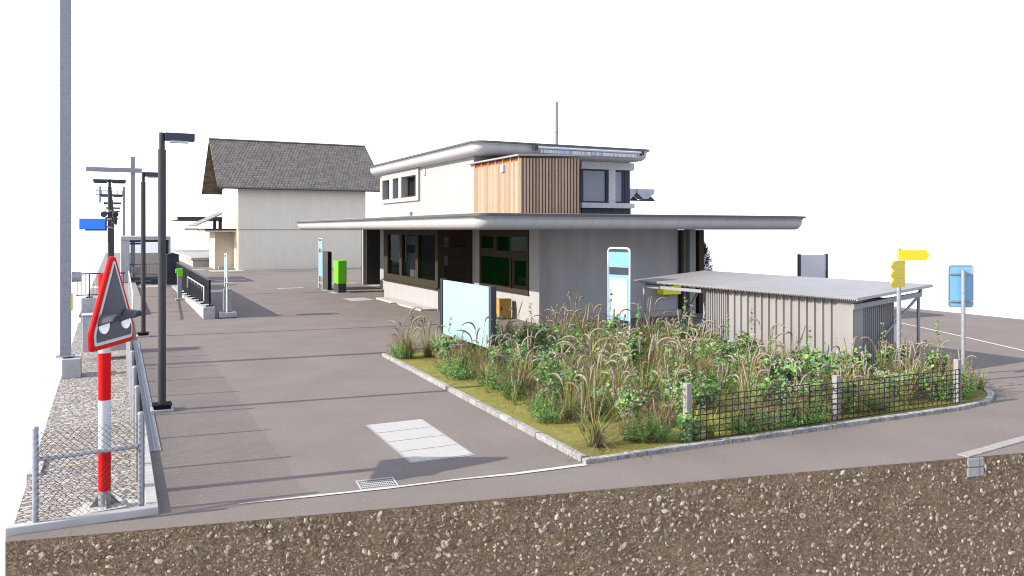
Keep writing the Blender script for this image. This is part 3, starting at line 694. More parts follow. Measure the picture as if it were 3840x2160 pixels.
board_stele('blue framed information stele seen narrow beside the dark ticket stele', 9.3, 40.3, h=2.52)
# narrow sign on foot
t = thing('timetable_stele', 'narrow blue edged stele on a grey box and concrete foot by the ramp wall', 'information sign', (3.35, 28.3, 0))
x, y = 3.38, 28.4
g = MB(); g.box(x - .28, y - .25, .03, x + .28, y + .25, .20); g.box(x - .2, y - .2, 0, x + .2, y + .2, .03); g.build('concrete_foot', M['concrete_wall'], t, .015)
g = MB(); g.box(x - .14, y - .13, .20, x + .13, y + .13, .98); g.build('grey_box', M['steel'], t, .02)
g = MB(); g.tube([(x - .02, y - .16, .2), (x - .02, y - .16, 2.10), (x - .02, y - .12, 2.15), (x - .02, y + .35, 2.15), (x - .02, y + .4, 2.1), (x - .02, y + .4, .2)], .03, 10); g.build('tube_frame', M['whitepaint'], t)
g = MB(); g.box(x - .05, y - .12, 1.36, x + .01, y + .36, 2.06); g.build('blue_panel', M['blue'], t)
g = MB(); g.box(x - .12, y - .3, 1.17, x + .13, y - .19, 1.21); g.build('tray', M['whitepaint'], t)
# ticket stele and machine by the entrance
t = thing('dark_stele', 'tall dark grey box stele between the blue stele and the green ticket machine', 'stele', (9.4, 39.3, 0))
g = MB(); g.box(9.3, 38.85, 0, 9.50, 39.8, 1.9); g.build('casing', M['lamp'], t, .006)
g = MB(); g.box(9.315, 38.838, .04, 9.485, 38.848, 1.86); g.build('screen', M['black'], t)
t = thing('ticket_machine', 'lime green ticket machine on a dark base near the station entrance', 'ticket machine', (9.55, 37.4, 0))
g = MB(); g.box(9.36, 37.0, 0, 9.74, 37.84, .43); g.build('base', M['lamp'], t, .006)
g = MB(); vs = [(9.345, 36.98, .433), (9.755, 36.98, .433), (9.755, 37.86, .433), (9.345, 37.86, .433), (9.345, 36.98, 1.50), (9.755, 36.98, 1.54), (9.755, 37.86, 1.54), (9.345, 37.86, 1.50)]
g.add(vs, [(0, 3, 2, 1), (4, 5, 6, 7), (0, 1, 5, 4), (1, 2, 6, 5), (2, 3, 7, 6), (3, 0, 4, 7)]); g.build('casing', M['green'], t, .012)
g = MB(); g.tube([(9.76, 37.2, .95), (9.81, 37.2, .95)], [.09, .05], 12); g.build('knob', M['black'], t)

# big pale blue board
t = thing('notice_board', 'large blank pale blue board between two dark posts at the edge of the planted bed', 'notice board', (7.26, 16.9, 0))
g = MB(); g.box(7.225, 15.52, .42, 7.285, 18.26, 1.75); g.build('board', M['board'], t)
for y, s in ((15.45, 1), (18.32, 1)):
    g = MB(); g.box(7.19, y - .065, 0, 7.32, y + .065, 1.78); g.build('post', M['anth'], t, .006)

# ------------------------------------------------------------------ station building
SB = thing('station_building', 'flat roofed two storey concrete station building with wide rounded canopy', 'building', (12, 30, 0))
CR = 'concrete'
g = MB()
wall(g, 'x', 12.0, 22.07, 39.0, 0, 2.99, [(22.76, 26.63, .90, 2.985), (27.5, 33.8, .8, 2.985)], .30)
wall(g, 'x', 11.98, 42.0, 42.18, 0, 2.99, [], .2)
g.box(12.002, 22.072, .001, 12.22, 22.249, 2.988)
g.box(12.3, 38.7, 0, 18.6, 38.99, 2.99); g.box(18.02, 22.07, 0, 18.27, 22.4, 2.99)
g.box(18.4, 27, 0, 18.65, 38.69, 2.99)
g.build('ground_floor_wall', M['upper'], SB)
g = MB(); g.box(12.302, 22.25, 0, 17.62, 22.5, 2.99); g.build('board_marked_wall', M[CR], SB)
g = MB(); g.box(12.3, 22.12, 0, 17.7, 22.247, .20); g.build('plinth', M['concrete_wall'], SB)
g = MB(); g.box(17.69, 22.1, 0, 17.79, 22.3, 2.98); g.build('timber_post', M['wood_dark'], SB)
g = MB(); g.box(17.62, 22.3, 0, 18.02, 22.36, 2.98); g.build('side_panel', M['concrete_wall'], SB)
g = MB(); g.box(18.28, 22.6, .3, 18.95, 22.7, 2.98); dk = g.build('rear_door', M['bronze'], SB)
g = MB(); g.box(18.30, 22.56, 1.2, 18.55, 22.598, 1.95); g.box(18.30, 22.56, 2.15, 18.60, 22.598, 2.75); g.build('pane', M['ochre'], dk)
g = MB(); g.box(18.62, 22.3, 0, 18.84, 22.5, 2.98); g.build('timber_post', M['wood_dark'], SB)
g = MB(); g.box(12.0, 42.2, 0, 17, 42.4, 2.99); g.box(12.15, 41.9, .02, 14.5, 41.99, 2.98); g.build('entrance_wall', M['lamp'], SB)
g = MB(); g.box(14.3, 39.0, 0, 14.5, 41.9, 2.98); g.build('entrance_wall', M['lamp'], SB)
# ground floor window (green room behind)
def frame_x(name, p, u0, u1, z0, z1, panes, fm, gm, parent, t=.09, off=0.0):
    g = MB(); wall(g, 'x', p, u0, u1, z0, z1, panes, t); w = g.build(name, fm, parent)
    for a, b, c, d in panes:
        g = MB(); g.box(p + t * .62, a + .001, c + .001, p + t * .62 + .012, b - .001, d - .001); g.build('pane', gm, w)
    return w
def frame_y(name, p, u0, u1, z0, z1, panes, fm, gm, parent, t=.09):
    g = MB(); wall(g, 'y', p, u0, u1, z0, z1, panes, t); w = g.build(name, fm, parent)
    for a, b, c, d in panes:
        g = MB(); g.box(a + .001, p + t * .62, c + .001, b - .001, p + t * .62 + .012, d - .001); g.build('pane', gm, w)
    return w
w2 = frame_x('window', 11.97, 22.76, 26.63, .90, 2.98, [(25.45, 26.5, 2.33, 2.75), (22.85, 25.15, 2.26, 2.75), (24.15, 26.5, 1.06, 2.03), (22.9, 23.78, 1.14, 1.96)], M['bronze'], M['glass_green'], SB, .14)
g = MB(); g.box(11.94, 23.93, 1.0, 11.966, 23.95, 2.05); g.build('casement_joint', M['black'], w2)
g = MB(); g.box(11.93, 22.72, .86, 11.968, 26.67, .898); g.build('sill', M['bronze'], w2)
g = MB(); g.box(14.6, 22.6, .02, 14.7, 27.0, 2.95); g.box(12.35, 22.55, .02, 14.6, 22.58, 2.95); g.build('green_room', M['room_green'], SB)
g = MB(); g.box(13.2, 23.3, 2.55, 13.9, 24.4, 2.62); g.build('ceiling_light', M['room_pale'], SB)
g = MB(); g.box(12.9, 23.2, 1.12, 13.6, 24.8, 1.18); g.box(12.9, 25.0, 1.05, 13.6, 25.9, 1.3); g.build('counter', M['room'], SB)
# bay
g = MB(); wall(g, 'x', 10.62, 27.35, 33.9, 0, .80, [], .25); g.box(10.872, 27.352, .001, 12, 27.6, .798); g.box(10.872, 33.65, .001, 12, 33.898, .798)
g.build('bay_base_wall', M['upper'], SB)
g = MB(); g.box(9.98, 27.42, 0, 10.60, 33.05, .07); g.build('stone_ledge', M['kerb'], SB, .01)
bw = frame_x('bay_window', 10.60, 27.33, 33.92, .802, 2.983, [(31.72, 33.36, 1.08, 2.78), (29.74, 31.44, 1.08, 2.78), (27.60, 29.46, 1.08, 2.78)], M['bronze'], M['glass'], SB, .12)
g = MB(); g.box(10.50, 27.30, .78, 10.599, 33.95, .815); g.build('sill', M['bronze'], bw)
frame_y('bay_window', 27.33, 10.722, 11.998, .802, 2.983, [(10.86, 11.75, 1.08, 2.02), (10.86, 11.75, 2.34, 2.72)], M['bronze'], M['glass_brown'], SB, .12)
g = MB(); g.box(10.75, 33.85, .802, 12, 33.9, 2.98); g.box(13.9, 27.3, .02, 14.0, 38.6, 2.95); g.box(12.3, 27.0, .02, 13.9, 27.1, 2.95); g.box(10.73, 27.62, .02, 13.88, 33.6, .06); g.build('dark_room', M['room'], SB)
g = MB(); g.box(11.6, 32.5, .82, 11.66, 33.7, 1.96); g.box(11.6, 32.5, 2.32, 11.66, 33.7, 2.7); g.build('pale_inner_panel', M['room_pale'], SB)
g = MB(); g.box(11.3, 28.0, 2.2, 11.34, 28.5, 2.75); g.box(11.3, 28.1, 1.6, 11.34, 28.9, 2.0); g.build('inner_notice', M['room_pale'], SB)
g = MB(); g.tube([(10.95, 32.75, 1.1), (10.95, 32.75, 2.1)], .028, 10); g.tube([(11.0, 32.25, 1.1), (11.0, 32.25, 2.05)], .012, 8); g.build('door_pull', M['chrome'], SB)
# canopy
def prof(z0, zt, d, k=9):
    zv = zt - .055 - (zt - .055 - z0) * .22
    return [(0.02, zt), (0.02, zt - .05), (.05, zt - .055), (.05, zv)] + [(.05 + d * (1 - math.cos(R(90 * i / k))), zv - (zv - z0) * math.sin(R(90 * i / k))) for i in range(1, k + 1)]
g = MB(); loft(g, 8.35, 20.15, 18.68, 42.0, .45, prof(2.99, 3.36, .24), top=False); cn = g.build('canopy', M['fascia'], SB)
g = MB(); loft(g, 8.30, 20.20, 18.63, 42.05, .45, [(0.10, 3.425), (0, 3.42), (0, 3.352), (.3, 3.35)], smooth=False); g.build('roof_trim', M['trim'], SB)
g = MB(); loft(g, 8.5, 20.0, 18.83, 41.8, .4, [(0, 3.436), (0, 3.426)]); g.build('canopy_roof', M['roofskin'], SB)
g = MB(); g.tube([(10.9, 31.2, 3.43), (10.9, 31.2, 3.72)], .085, 14); g.build('vent_pipe', M['steel'], SB)
# upper storey
UH = [(37.2, 38.31, 4.47, 5.42), (35.83, 36.66, 4.47, 5.43), (33.4, 35.39, 4.47, 5.43)]
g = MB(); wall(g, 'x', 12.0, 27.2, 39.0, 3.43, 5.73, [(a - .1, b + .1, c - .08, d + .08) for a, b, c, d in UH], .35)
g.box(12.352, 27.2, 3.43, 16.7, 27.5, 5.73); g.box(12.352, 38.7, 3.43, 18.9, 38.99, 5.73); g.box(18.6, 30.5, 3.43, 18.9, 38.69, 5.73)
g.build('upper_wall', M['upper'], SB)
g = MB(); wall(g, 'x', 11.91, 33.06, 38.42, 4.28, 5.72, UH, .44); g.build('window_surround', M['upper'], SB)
for (a, b, c, d) in UH:
    pn = [(a + .07, b - .07, c + .1, d - .06)] if b - a < 1.5 else [(a + .08, (a + b) / 2 - .04, c + .1, d - .06), ((a + b) / 2 + .04, b - .08, c + .1, d - .06)]
    frame_x('upper_window', 12.22, a + .002, b - .002, c + .002, d - .002, pn, M['bronze'], M['glass_up'], SB, .08)
g = MB(); g.box(13.6, 33, 3.5, 13.7, 38.6, 5.7); g.build('upper_room', M['room'], SB)
g = MB(); g.box(11.95, 32.35, 5.35, 11.999, 32.55, 5.62); g.build('wall_light', M['whitepaint'], SB)
g = MB(); g.box(16.69, 27.1, 3.43, 19.04, 27.4, 3.858); 
for k in range(1, 5): g.box(16.69 + k * .47, 27.09, 3.44, 16.70 + k * .47, 27.099, 3.85)
g.build('dark_base_panel', M['anth'], SB)
g = MB(); g.box(16.6, 26.95, 3.86, 19.14, 27.35, 4.07); g.box(16.6, 26.98, 5.425, 19.14, 27.35, 5.728); g.box(17.92, 27.02, 4.071, 18.24, 27.3, 5.424); g.build('concrete_band', M['band'], SB, .01)
frame_y('upper_window', 27.12, 16.62, 17.918, 4.072, 5.423, [(16.76, 17.82, 4.14, 5.37)], M['anth'], M['glass_pale'], SB, .09)
frame_y('upper_window', 27.12, 18.242, 18.75, 4.072, 5.423, [(18.31, 18.64, 4.14, 5.36)], M['anth'], M['glass_pale'], SB, .09)
g = MB(); g.box(18.752, 27.1, 4.072, 19.0, 27.3, 5.423); g.build('corner_panel', M['anth'], SB)
g = MB(); g.box(16.5, 30.3, 3.5, 18.9, 30.4, 5.7); g.box(16.4, 27.6, 3.5, 16.5, 30.3, 5.7); g.box(18.72, 27.42, 4.0, 18.78, 30.3, 5.72); g.build('pale_room', M['room_pale'], SB)
g = MB(); g.box(17.05, 29.2, 3.5, 17.15, 29.3, 5.2); g.build('inner_post', M['wood_dark'], SB)
g = MB(); loft(g, 11.5, 19.25, 25.9, 39.6, .45, prof(5.735, 6.14, .34), top=False); g.build('upper_roof_eave', M['fascia'], SB)
g = MB(); loft(g, 11.45, 19.30, 25.85, 39.65, .45, [(0.1, 6.20), (0, 6.195), (0, 6.135), (.3, 6.133)], smooth=False); g.build('roof_trim', M['trim'], SB)
for q in ((12.3, 19.4, 39.02, 40.05), (18.93, 19.5, 27.5, 39.0)):
    g = MB(); loft(g, *q, .25, [(0, 5.725), (.0, 5.62), (.05, 5.52), (.13, 5.46), (.22, 5.43)]); g.build('rear_eave', M['fascia'], SB)
# timber box on the canopy
TB = []
g = MB(); k = 0; y = 23.42
while y < 27.15:
    g.box(12.0, y, 3.43, 12.045, min(y + .082, 27.19), 5.29); y += .098
x = 12.0
while x < 14.3:
    g.box(x, 23.365, 3.43, x + .07, 23.44, 5.37 + (x - 12) * .03); x += .122
tb = g.build('timber_cladding', M['wood_larch'], SB)
g = MB(); g.box(12.05, 23.45, 3.43, 14.34, 27.18, 5.28); g.build('timber_backing', M['wood_dark'], tb)
g = MB(); g.box(12.02, 23.45, 5.292, 12.06, 27.18, 5.40); g.build('red_beam', M['redbeam'], tb)
g = MB(); g.box(14.28, 23.42, 5.25, 14.34, 23.48, 5.43); g.build('red_beam', M['redbeam'], tb)
g = MB()
for k in range(7):
    g = MB(); g.box(11.985, 23.47 + k * .60, 5.28, 12.015, 23.53 + k * .60, 5.43); g.build('joist_end', M['joist'], tb)
g = MB(); g.add([(11.86, 23.25, 5.44), (14.7, 23.25, 5.53), (14.7, 27.19, 5.53), (11.86, 27.5, 5.44), (11.86, 23.25, 5.49), (14.7, 23.25, 5.58), (14.7, 27.19, 5.58), (11.86, 27.5, 5.49)],
                [(0, 3, 2, 1), (4, 5, 6, 7), (0, 1, 5, 4), (1, 2, 6, 5), (2, 3, 7, 6), (3, 0, 4, 7)]); g.build('sheet_roof', M['polyc'], tb)
g = MB(); g.box(11.93, 24.55, 4.98, 11.995, 24.80, 5.22); g.build('wall_light', M['whitepaint'], SB)
# awning
aw = thing('awning', 'rolled awning with a blue and white striped valance under the upper roof edge', 'awning', (16.2, 25.7, 5.9))
g = MB(); g.tube([(13.95, 25.78, 6.03), (18.6, 25.78, 6.03)], .045, 10); g.build('roller', M['whitepaint'], aw)
g = MB(); K = 90
vs = []; 
for i in range(K + 1):
    x = 14.05 + 4.42 * i / K; yy = 25.74 + .012 * math.sin(i * 1.3); vs += [(x, yy, 5.955), (x, yy - .01, 5.83 + .006 * math.sin(i * 2.6))]
g.add(vs, [(2 * i, 2 * i + 1, 2 * i + 3, 2 * i + 2) for i in range(K)]); g.build('valance', M['stripes'], aw)
for x0, x1 in ((13.78, 13.92), (18.6, 18.7)):
    g = MB(); g.box(x0, 25.70, 5.93, x1, 25.86, 6.11); g.build('end_bracket', M['lamp'], aw)
# flue
fl = thing('chimney_flue', 'slim round steel flue pipe rising from the upper roof', 'flue', (16.9, 29.5, 6.2))
g = MB(); g.tube([(16.9, 29.56, 6.1), (16.9, 29.56, 8.45)], .085, 20); g.tube([(16.9, 29.56, 8.45), (16.9, 29.56, 8.49)], [.085, .05], 20); g.build('pipe', M['steel'], fl)
g = MB(); g.tube([(16.9, 29.56, 7.15), (16.9, 29.56, 7.19)], .095, 20); g.build('collar', M['steel'], fl)
g = MB(); g.tube([(16.97, 29.56, 7.17), (18.4, 29.9, 6.2)], .006, 5); g.build('stay_wire', M['steel'], fl)
# canvas hoods beyond
ho = thing('canvas_sunshade', 'pair of folded white canvas hoods hanging behind the upper storey', 'sunshade', (20.9, 30, 4.5))
bx, by = 20.75, 30.2
for k, (x0, w, h) in enumerate(((20.0, 1.32, .50), (21.36, .98, .46))):
    g = MB(); z1 = 4.86; c = x0 + w / 2; b_ = .12 if k else .33
    P8 = [(x0 + .02, z1), (x0 + w - .02, z1), (x0 + w - .02, z1 - .2), (c + b_, z1 - h), (c - b_, z1 - h), (x0 + .02, z1 - .2)]
    T = Matrix(((1, 0, 0, 0), (0, 0, -1, by + .2), (0, 1, 0, 0), (0, 0, 0, 1)))
    g.prism(P8, 0, .5, T); g.build('canvas_hood', M['hoppers'], ho)
g = MB(); g.prism([(20.2, 4.33), (22.75, 4.33), (22.36, 4.66), (22.355, 4.87), (22.34, 4.87), (22.335, 4.66), (21.95, 4.36), (21.75, 4.36), (21.35, 4.66), (21.35, 4.9), (21.33, 4.9), (21.33, 4.66), (21.0, 4.36), (20.2, 4.36)], -.1, .15, Matrix(((1, 0, 0, 0), (0, 0, -1, by + .32), (0, 1, 0, 0), (0, 0, 0, 1)))); g.build('dark_bracket', M['lamp'], ho)
g = MB(); g.box(18.85, by - .1, 4.84, 21.0, by + .1, 4.92); g.build('arm', M['steel'], ho)
# small boxes at the walls
t = thing('ochre_cabinet', 'small ochre cabinet standing against the pale wall under the green window', 'cabinet', (11.7, 23.9, 0))
g = MB(); g.box(11.38, 23.72, .04, 11.84, 24.02, .68); g.build('casing', M['ochre'], t, .008)
g = MB(); g.box(11.40, 23.703, .08, 11.82, 23.718, .64); d = g.build('door', M['ochre'], t)
g = MB(); g.box(11.45, 23.685, .3, 11.47, 23.702, .42); g.build('handle', M['black'], d)
t = thing('letter_box', 'lime yellow letter box hanging on the shaded concrete front wall', 'letter box', (17.1, 22.0, .9))
g = MB(); g.box(16.71, 21.86, .76, 17.47, 22.246, 1.16); g.build('casing', M['lime'], t, .02)
g = MB(); g.box(16.8, 21.852, 1.06, 17.38, 21.859, 1.09); g.build('slot', M['black'], t)

# ------------------------------------------------------------------ older house with tiled roof
HS = thing('tiled_house', 'older cream rendered house with a big steep tiled saddle roof', 'house', (12.7, 65, 0))
g = MB(); g.box(8.0, 60.8, 0, 17.5, 70.3, 2.98); g.build('lower_wall', M['render_grey'], HS)
g = MB(); g.box(7.98, 60.72, 3.0, 17.52, 70.3, 6.35); g.box(8.05, 60.85, 2.981, 17.45, 70.2, 2.999); g.build('upper_wall', M['render_grey'], HS)
def slab(P, th):
    a, b, c, d = [Vector(p) for p in P]; nrm = (b - a).cross(d - a).normalized() * th
    vs = [a, b, c, d, a - nrm, b - nrm, c - nrm, d - nrm]
    return vs, [(0, 1, 2, 3), (7, 6, 5, 4), (0, 4, 5, 1), (1, 5, 6, 2), (2, 6, 7, 3), (3, 7, 4, 0)]
g = MB(); vs, fs = slab([(6.5, 60.0, 6.08), (19.0, 60.0, 6.08), (19.0, 66.0, 10.06), (6.5, 66.0, 10.06)], .10); g.add(vs, fs); g.build('front_roof_slope', M['tiles'], HS)
g = MB(); vs, fs = slab([(19.0, 72.0, 6.06), (6.5, 72.0, 6.06), (6.5, 66.0, 10.06), (19.0, 66.0, 10.06)], .10); g.add(vs, fs); g.build('rear_roof_slope', M['tiles_under'], HS)
g = MB(); g.tube([(6.5, 66, 10.06), (19.0, 66, 10.06)], .09, 8); g.build('ridge_tiles', M['tiles'], HS)
g = MB(); g.tube([(6.6, 59.93, 5.98), (18.9, 59.93, 5.98)], .07, 8); g.build('gutter', M['trim'], HS)
g = MB(); g.tube([(7.93, 61.2, .1), (7.93, 61.2, 4.2)], .03, 8); g.build('downpipe', M['render'], HS)
g = MB(); g.box(6.65, 63.3, 0, 7.999, 67.2, 2.80); g.build('porch_wall', M['render'], HS)
g = MB(); g.box(6.9, 62.9, 0, 7.7, 63.29, .22); g.box(7.3, 62.5, 0, 7.9, 62.89, .14); g.build('steps', M['concrete_wall'], HS)
g = MB(); g.box(5.75, 61.4, 2.93, 8.4, 67.3, 3.06); g.build('porch_roof', M['wood_dark'], HS)
g = MB(); g.box(5.8, 61.45, 2.82, 8.35, 67.2, 2.929); g.build('porch_soffit', M['render'], HS)
g = MB(); g.box(4.8, 66.6, 2.95, 5.74, 67.6, 3.08); g.build('timber_eave', M['wood_larch'], HS)
pr = thing('platform_roof', 'dark flat platform canopy with a small tiled lean-to roof beside the tiled house', 'canopy', (7.5, 80, 0))
g = MB(); vs, fs = slab([(6.0, 71.0, 3.27), (8.4, 71.0, 4.45), (8.4, 79.3, 4.45), (6.0, 79.3, 3.27)], -.08); g.add(vs, fs); g.build('lean_to_roof', M['tiles_pale'], pr)
g = MB(); g.box(5.5, 85, 3.92, 14, 99, 4.26); g.build('flat_roof', M['anth'], pr)
g = MB(); g.box(5.42, 84.9, 3.95, 5.499, 99.1, 4.28); g.build('edge_board', M['pad'], pr)
for x, y in ((7.9, 76.2), (7.9, 72.2), (9.5, 86), (9.5, 92)):
    g = MB(); g.box(x, y, 0, x + .22, y + .22, 3.9 if y < 80 else 3.92); g.build('post', M['wood_dark'], pr)
g = MB(); g.box(5.5, 68.0, 0, 15.5, 97, .53); ls = tag(g.build('loading_platform', M['concrete_wall']), 'raised pale loading platform with stone coping beyond the tiled house', 'platform')
g = MB(); g.box(5.35, 67.85, .533, 6.0, 97.1, .75); g.box(6.0, 67.85, .533, 7.9, 68.5, .75); g.build('coping', M['concrete_wall'], ls, .03)
g = MB(); g.box(6.001, 68.5, .534, 15.5, 97, .70); g.build('top_paving', M['pad'], ls)
t = tag(MB().box(7.0, 67.4, 0, 8.0, 67.84, .2).box(7.5, 67.41, .201, 8.0, 67.83, .4).build('stone_steps', M['kerb']), 'two pale stone steps at the loading platform beside the house porch', 'steps')

# board behind the shelter, conifer
t = thing('advertising_board', 'blank blue grey board between two posts behind the bicycle shelter', 'board', (22.9, 21, 0))
g = MB(); T = Matrix.Translation((22.34, 21.25, 0)) @ Matrix.Rotation(math.atan2(-.57 * .3, 1.15), 4, 'Z')
g.box(.08, -.02, .5, 1.20, .02, 2.06, T); g.build('panel', M['lightpanel'], t)
for x in (0, 1.2):
    g = MB(); g.box(x, -.05, 0, x + .08, .05, 2.09, T); g.build('post', M['lamp'], t)
t = thing('conifer_bush', 'dark brownish conifer bush behind the right end of the station wall', 'bush', (26.4, 31.6, 0))
g = MB(); g.tube([(26.4, 31.6, 0), (26.4, 31.6, 1.6)], [.09, .03], 8); g.build('trunk', M['bark'], t)
g = MB()
for k in range(9000):
    h = rnd() ** .8; z = .1 + 2.35 * h; rr = (1.05 * (1 - h) ** .5 * (.8 + .5 * noise.noise(Vector((h * 5, k % 7, 1))))) * rnd() ** .45; a = ru(0, 6.283)
    c = Vector((26.4 + rr * math.cos(a), 31.6 + rr * math.sin(a), z)); d = Vector((math.cos(a) * .5 + ru(-.5, .5), math.sin(a) * .5 + ru(-.5, .5), ru(.5, 1.2))).normalized() * ru(.10, .2)
    s = d.orthogonal().normalized() * .022
    g.add([c - s, c + s, c + d], [(0, 1, 2)])
g.build('crown', M['conifer'], t)

# ------------------------------------------------------------------ bicycle shelter
BS = thing('bicycle_shelter', 'low corrugated metal bicycle shelter with a sloping ribbed roof behind the planting', 'shelter', (13.21, 11.06, 0), R(4.9))
RZ = lambda x: 1.575 + .069 * x
g = MB(); nr = 150; vs = []; fs = []; LY = 6.8; sub = 4
for i in range(nr * sub + 1):
    y = LY * i / (nr * sub); ph = (i % sub); dz = .022 if ph in (1, 2) else -.012
    for x in (0, 2.62): vs.append((x, y, RZ(x) + dz))
fs = [(2 * i, 2 * i + 1, 2 * i + 3, 2 * i + 2) for i in range(nr * sub)]
g.add(vs, fs); o = g.build('ribbed_roof', M['alu'], BS, local=True); s = o.modifiers.new('thick', 'SOLIDIFY'); s.thickness = .035; s.offset = 1
def corr_x(mb, x, y0, y1, z0, z1, pitch, depth, flat=.5):
    y = y0; pts = []
    while y < y1 - 1e-6:
        pts += [(x, y), (x, y + pitch * flat), (x - depth, y + pitch * (flat + .08)), (x - depth, y + pitch * .92)]; y += pitch
    pts.append((x, y1)); pts = [(px, min(py, y1)) for px, py in pts]
    vs = [(px, py, z) for px, py in pts for z in (z0, z1)]
    mb.add(vs, [(2 * i, 2 * i + 2, 2 * i + 3, 2 * i + 1) for i in range(len(pts) - 1)])
g = MB(); corr_x(g, .26, .60, 3.62, .05, 1.57, .205, .045, .66); corr_x(g, .26, 3.625, 4.36, .05, 1.57, .06, .025, .45); g.build('front_wall', M['alu'], BS, local=True)
g = MB(); g.box(.20, .22, .05, .26, .598, 1.56); g.box(.262, .22, .05, .55, .27, 1.56); g.build('corner_panel', M['alu'], BS, .004, local=True)
g = MB(); T = Matrix(((0, -1, 0, 0), (1, 0, 0, 0), (0, 0, 1, 0), (0, 0, 0, 1)))
pts = []; x = .552
while x < 1.60:
    pts += [(x, .25), (x + .03, .25), (x + .036, .225), (x + .058, .225)]; x += .066
vs = [(px, py, z) for px, py in pts for z in (.05, 1.56)]
g.add(vs, [(2 * i, 2 * i + 1, 2 * i + 3, 2 * i + 2) for i in range(len(pts) - 1)]); g.build('end_wall', M['alu'], BS, local=True)
g = MB(); g.box(.3, 4.30, .05, 2.3, 4.34, 1.56); g.build('partition', M['alu'], BS, local=True)
g = MB(); g.box(.10, 4.37, 1.43, .18, 6.58, 1.51); g.build('front_beam', M['steel'], BS, local=True)
g = MB(); vs, fs = slab([(.1, .12, 1.48), (2.45, .12, 1.64), (2.45, .19, 1.64), (.1, .19, 1.48)], .10); g.add(vs, fs); g.build('end_beam', M['steel'], BS, local=True)
g = MB(); vs, fs = slab([(.1, 6.5, 1.48), (2.45, 6.5, 1.64), (2.45, 6.57, 1.64), (.1, 6.57, 1.48)], .08); g.add(vs, fs); g.build('end_beam', M['steel'], BS, local=True)
for x, y in ((.14, 6.53), (2.38, 6.53), (2.38, .16)):
    g = MB(); g.tube([(x, y, 0), (x, y, RZ(x) - .2), (x + .02, y, RZ(x) - .12), (x + .1, y, RZ(x) - .06), (x + .3 if x < 1 else x + .02, y, RZ(x) - .03)], .035, 10); g.build('post', M['steel'], BS, local=True)
for p in (((2.3, .16, 1.5), (1.1, .16, .75)), ((2.3, 6.5, 1.5), (.8, 5.9, .35)), ((2.3, 4.4, .9), (.9, 6.2, .45))):
    g = MB(); g.tube(p, .028, 8); g.build('brace', M['steel'], BS, local=True)
g = MB(); g.box(.6, .03, 1.57, .9, .22, 1.60); g.build('gutter', M['black'], BS, local=True)

def bicycle(label, loc, rz, frame_m):
    t = thing('bicycle', label, 'bicycle', loc, rz, 'bicycles parked in the shelter')
    for x in (-.53, .53):
        g = MB(); c = [(x + .335 * math.cos(R(a)), 0, .345 + .335 * math.sin(R(a))) for a in range(0, 361, 12)]
        g.tube(c, .02, 6, False); w = g.build('wheel', M['rubber'], t, local=True)
        g = MB(); c = [(x + .312 * math.cos(R(a)), 0, .345 + .312 * math.sin(R(a))) for a in range(0, 361, 12)]; g.tube(c, .01, 6, False)
        for a in range(0, 360, 20): g.tube([(x, .02 if a % 40 else -.02, .345), (x + .31 * math.cos(R(a)), 0, .345 + .31 * math.sin(R(a)))], .0018, 3, False)
        g.tube([(x, -.05, .345), (x, .05, .345)], .02, 8); g.build('rim', M['chrome'], w, local=True)
    g = MB(); bb = (-.08, 0, .30); st = (-.22, 0, .80); hd = (.36, 0, .82); hl = (.40, 0, .66); r = .017
    for a, b in ((bb, st), (st, hd), (bb, hl), (hd, hl), (st, (-.53, .05, .345)), (bb, (-.53, .05, .345)), (hl, (.53, .05, .345)), (st, (-.53, -.05, .345)), (bb, (-.53, -.05, .345)), (hl, (.53, -.05, .345))): g.tube([a, b], r if a[1] == b[1] else .011, 8)
    g.tube([st, (-.25, 0, .93)], .013, 8); g.tube([hd, (.33, 0, 1.02)], .014, 8); g.build('frame', M[frame_m], t, local=True)
    g = MB(); g.tube([(.25, .29, 1.03), (.33, .25, 1.04), (.36, .05, 1.03), (.36, -.05, 1.03), (.33, -.25, 1.04), (.25, -.29, 1.03)], .013, 8); h = g.build('handlebar', M['chrome'], t, local=True)
    g = MB(); g.tube([(.16, .3, 1.02), (.26, .29, 1.03)], .018, 8); g.tube([(.16, -.3, 1.02), (.26, -.29, 1.03)], .018, 8); g.build('grips', M['black'], h, local=True)
    g = MB(); g.tube([(-.40, 0, .95), (-.30, 0, .965), (-.14, 0, .955)], [.075, .07, .02], 10); g.build('saddle', M['black'], t, local=True)
    g = MB(); g.tube([(-.08, -.05, .30), (-.08, .05, .30)], .09, 14); g.tube([(-.08, .08, .3), (-.0, .1, .15)], .01, 6); g.box(-.05, .08, .13, .05, .18, .15); g.build('crank', M['lamp'], t, local=True)
    g = MB(); g.box(-.63, -.03, .72, -.61, .03, .80); g.build('tail_light', M['redplastic'], t, local=True)
    return t
bicycle('grey bicycle with bright handlebars leaning in the open end of the shelter', (14.1, 16.1, 0), R(150), 'steel')
bicycle('darker bicycle parked beside the metal partition of the shelter', (14.2, 15.55, 0), R(158), 'redplastic')

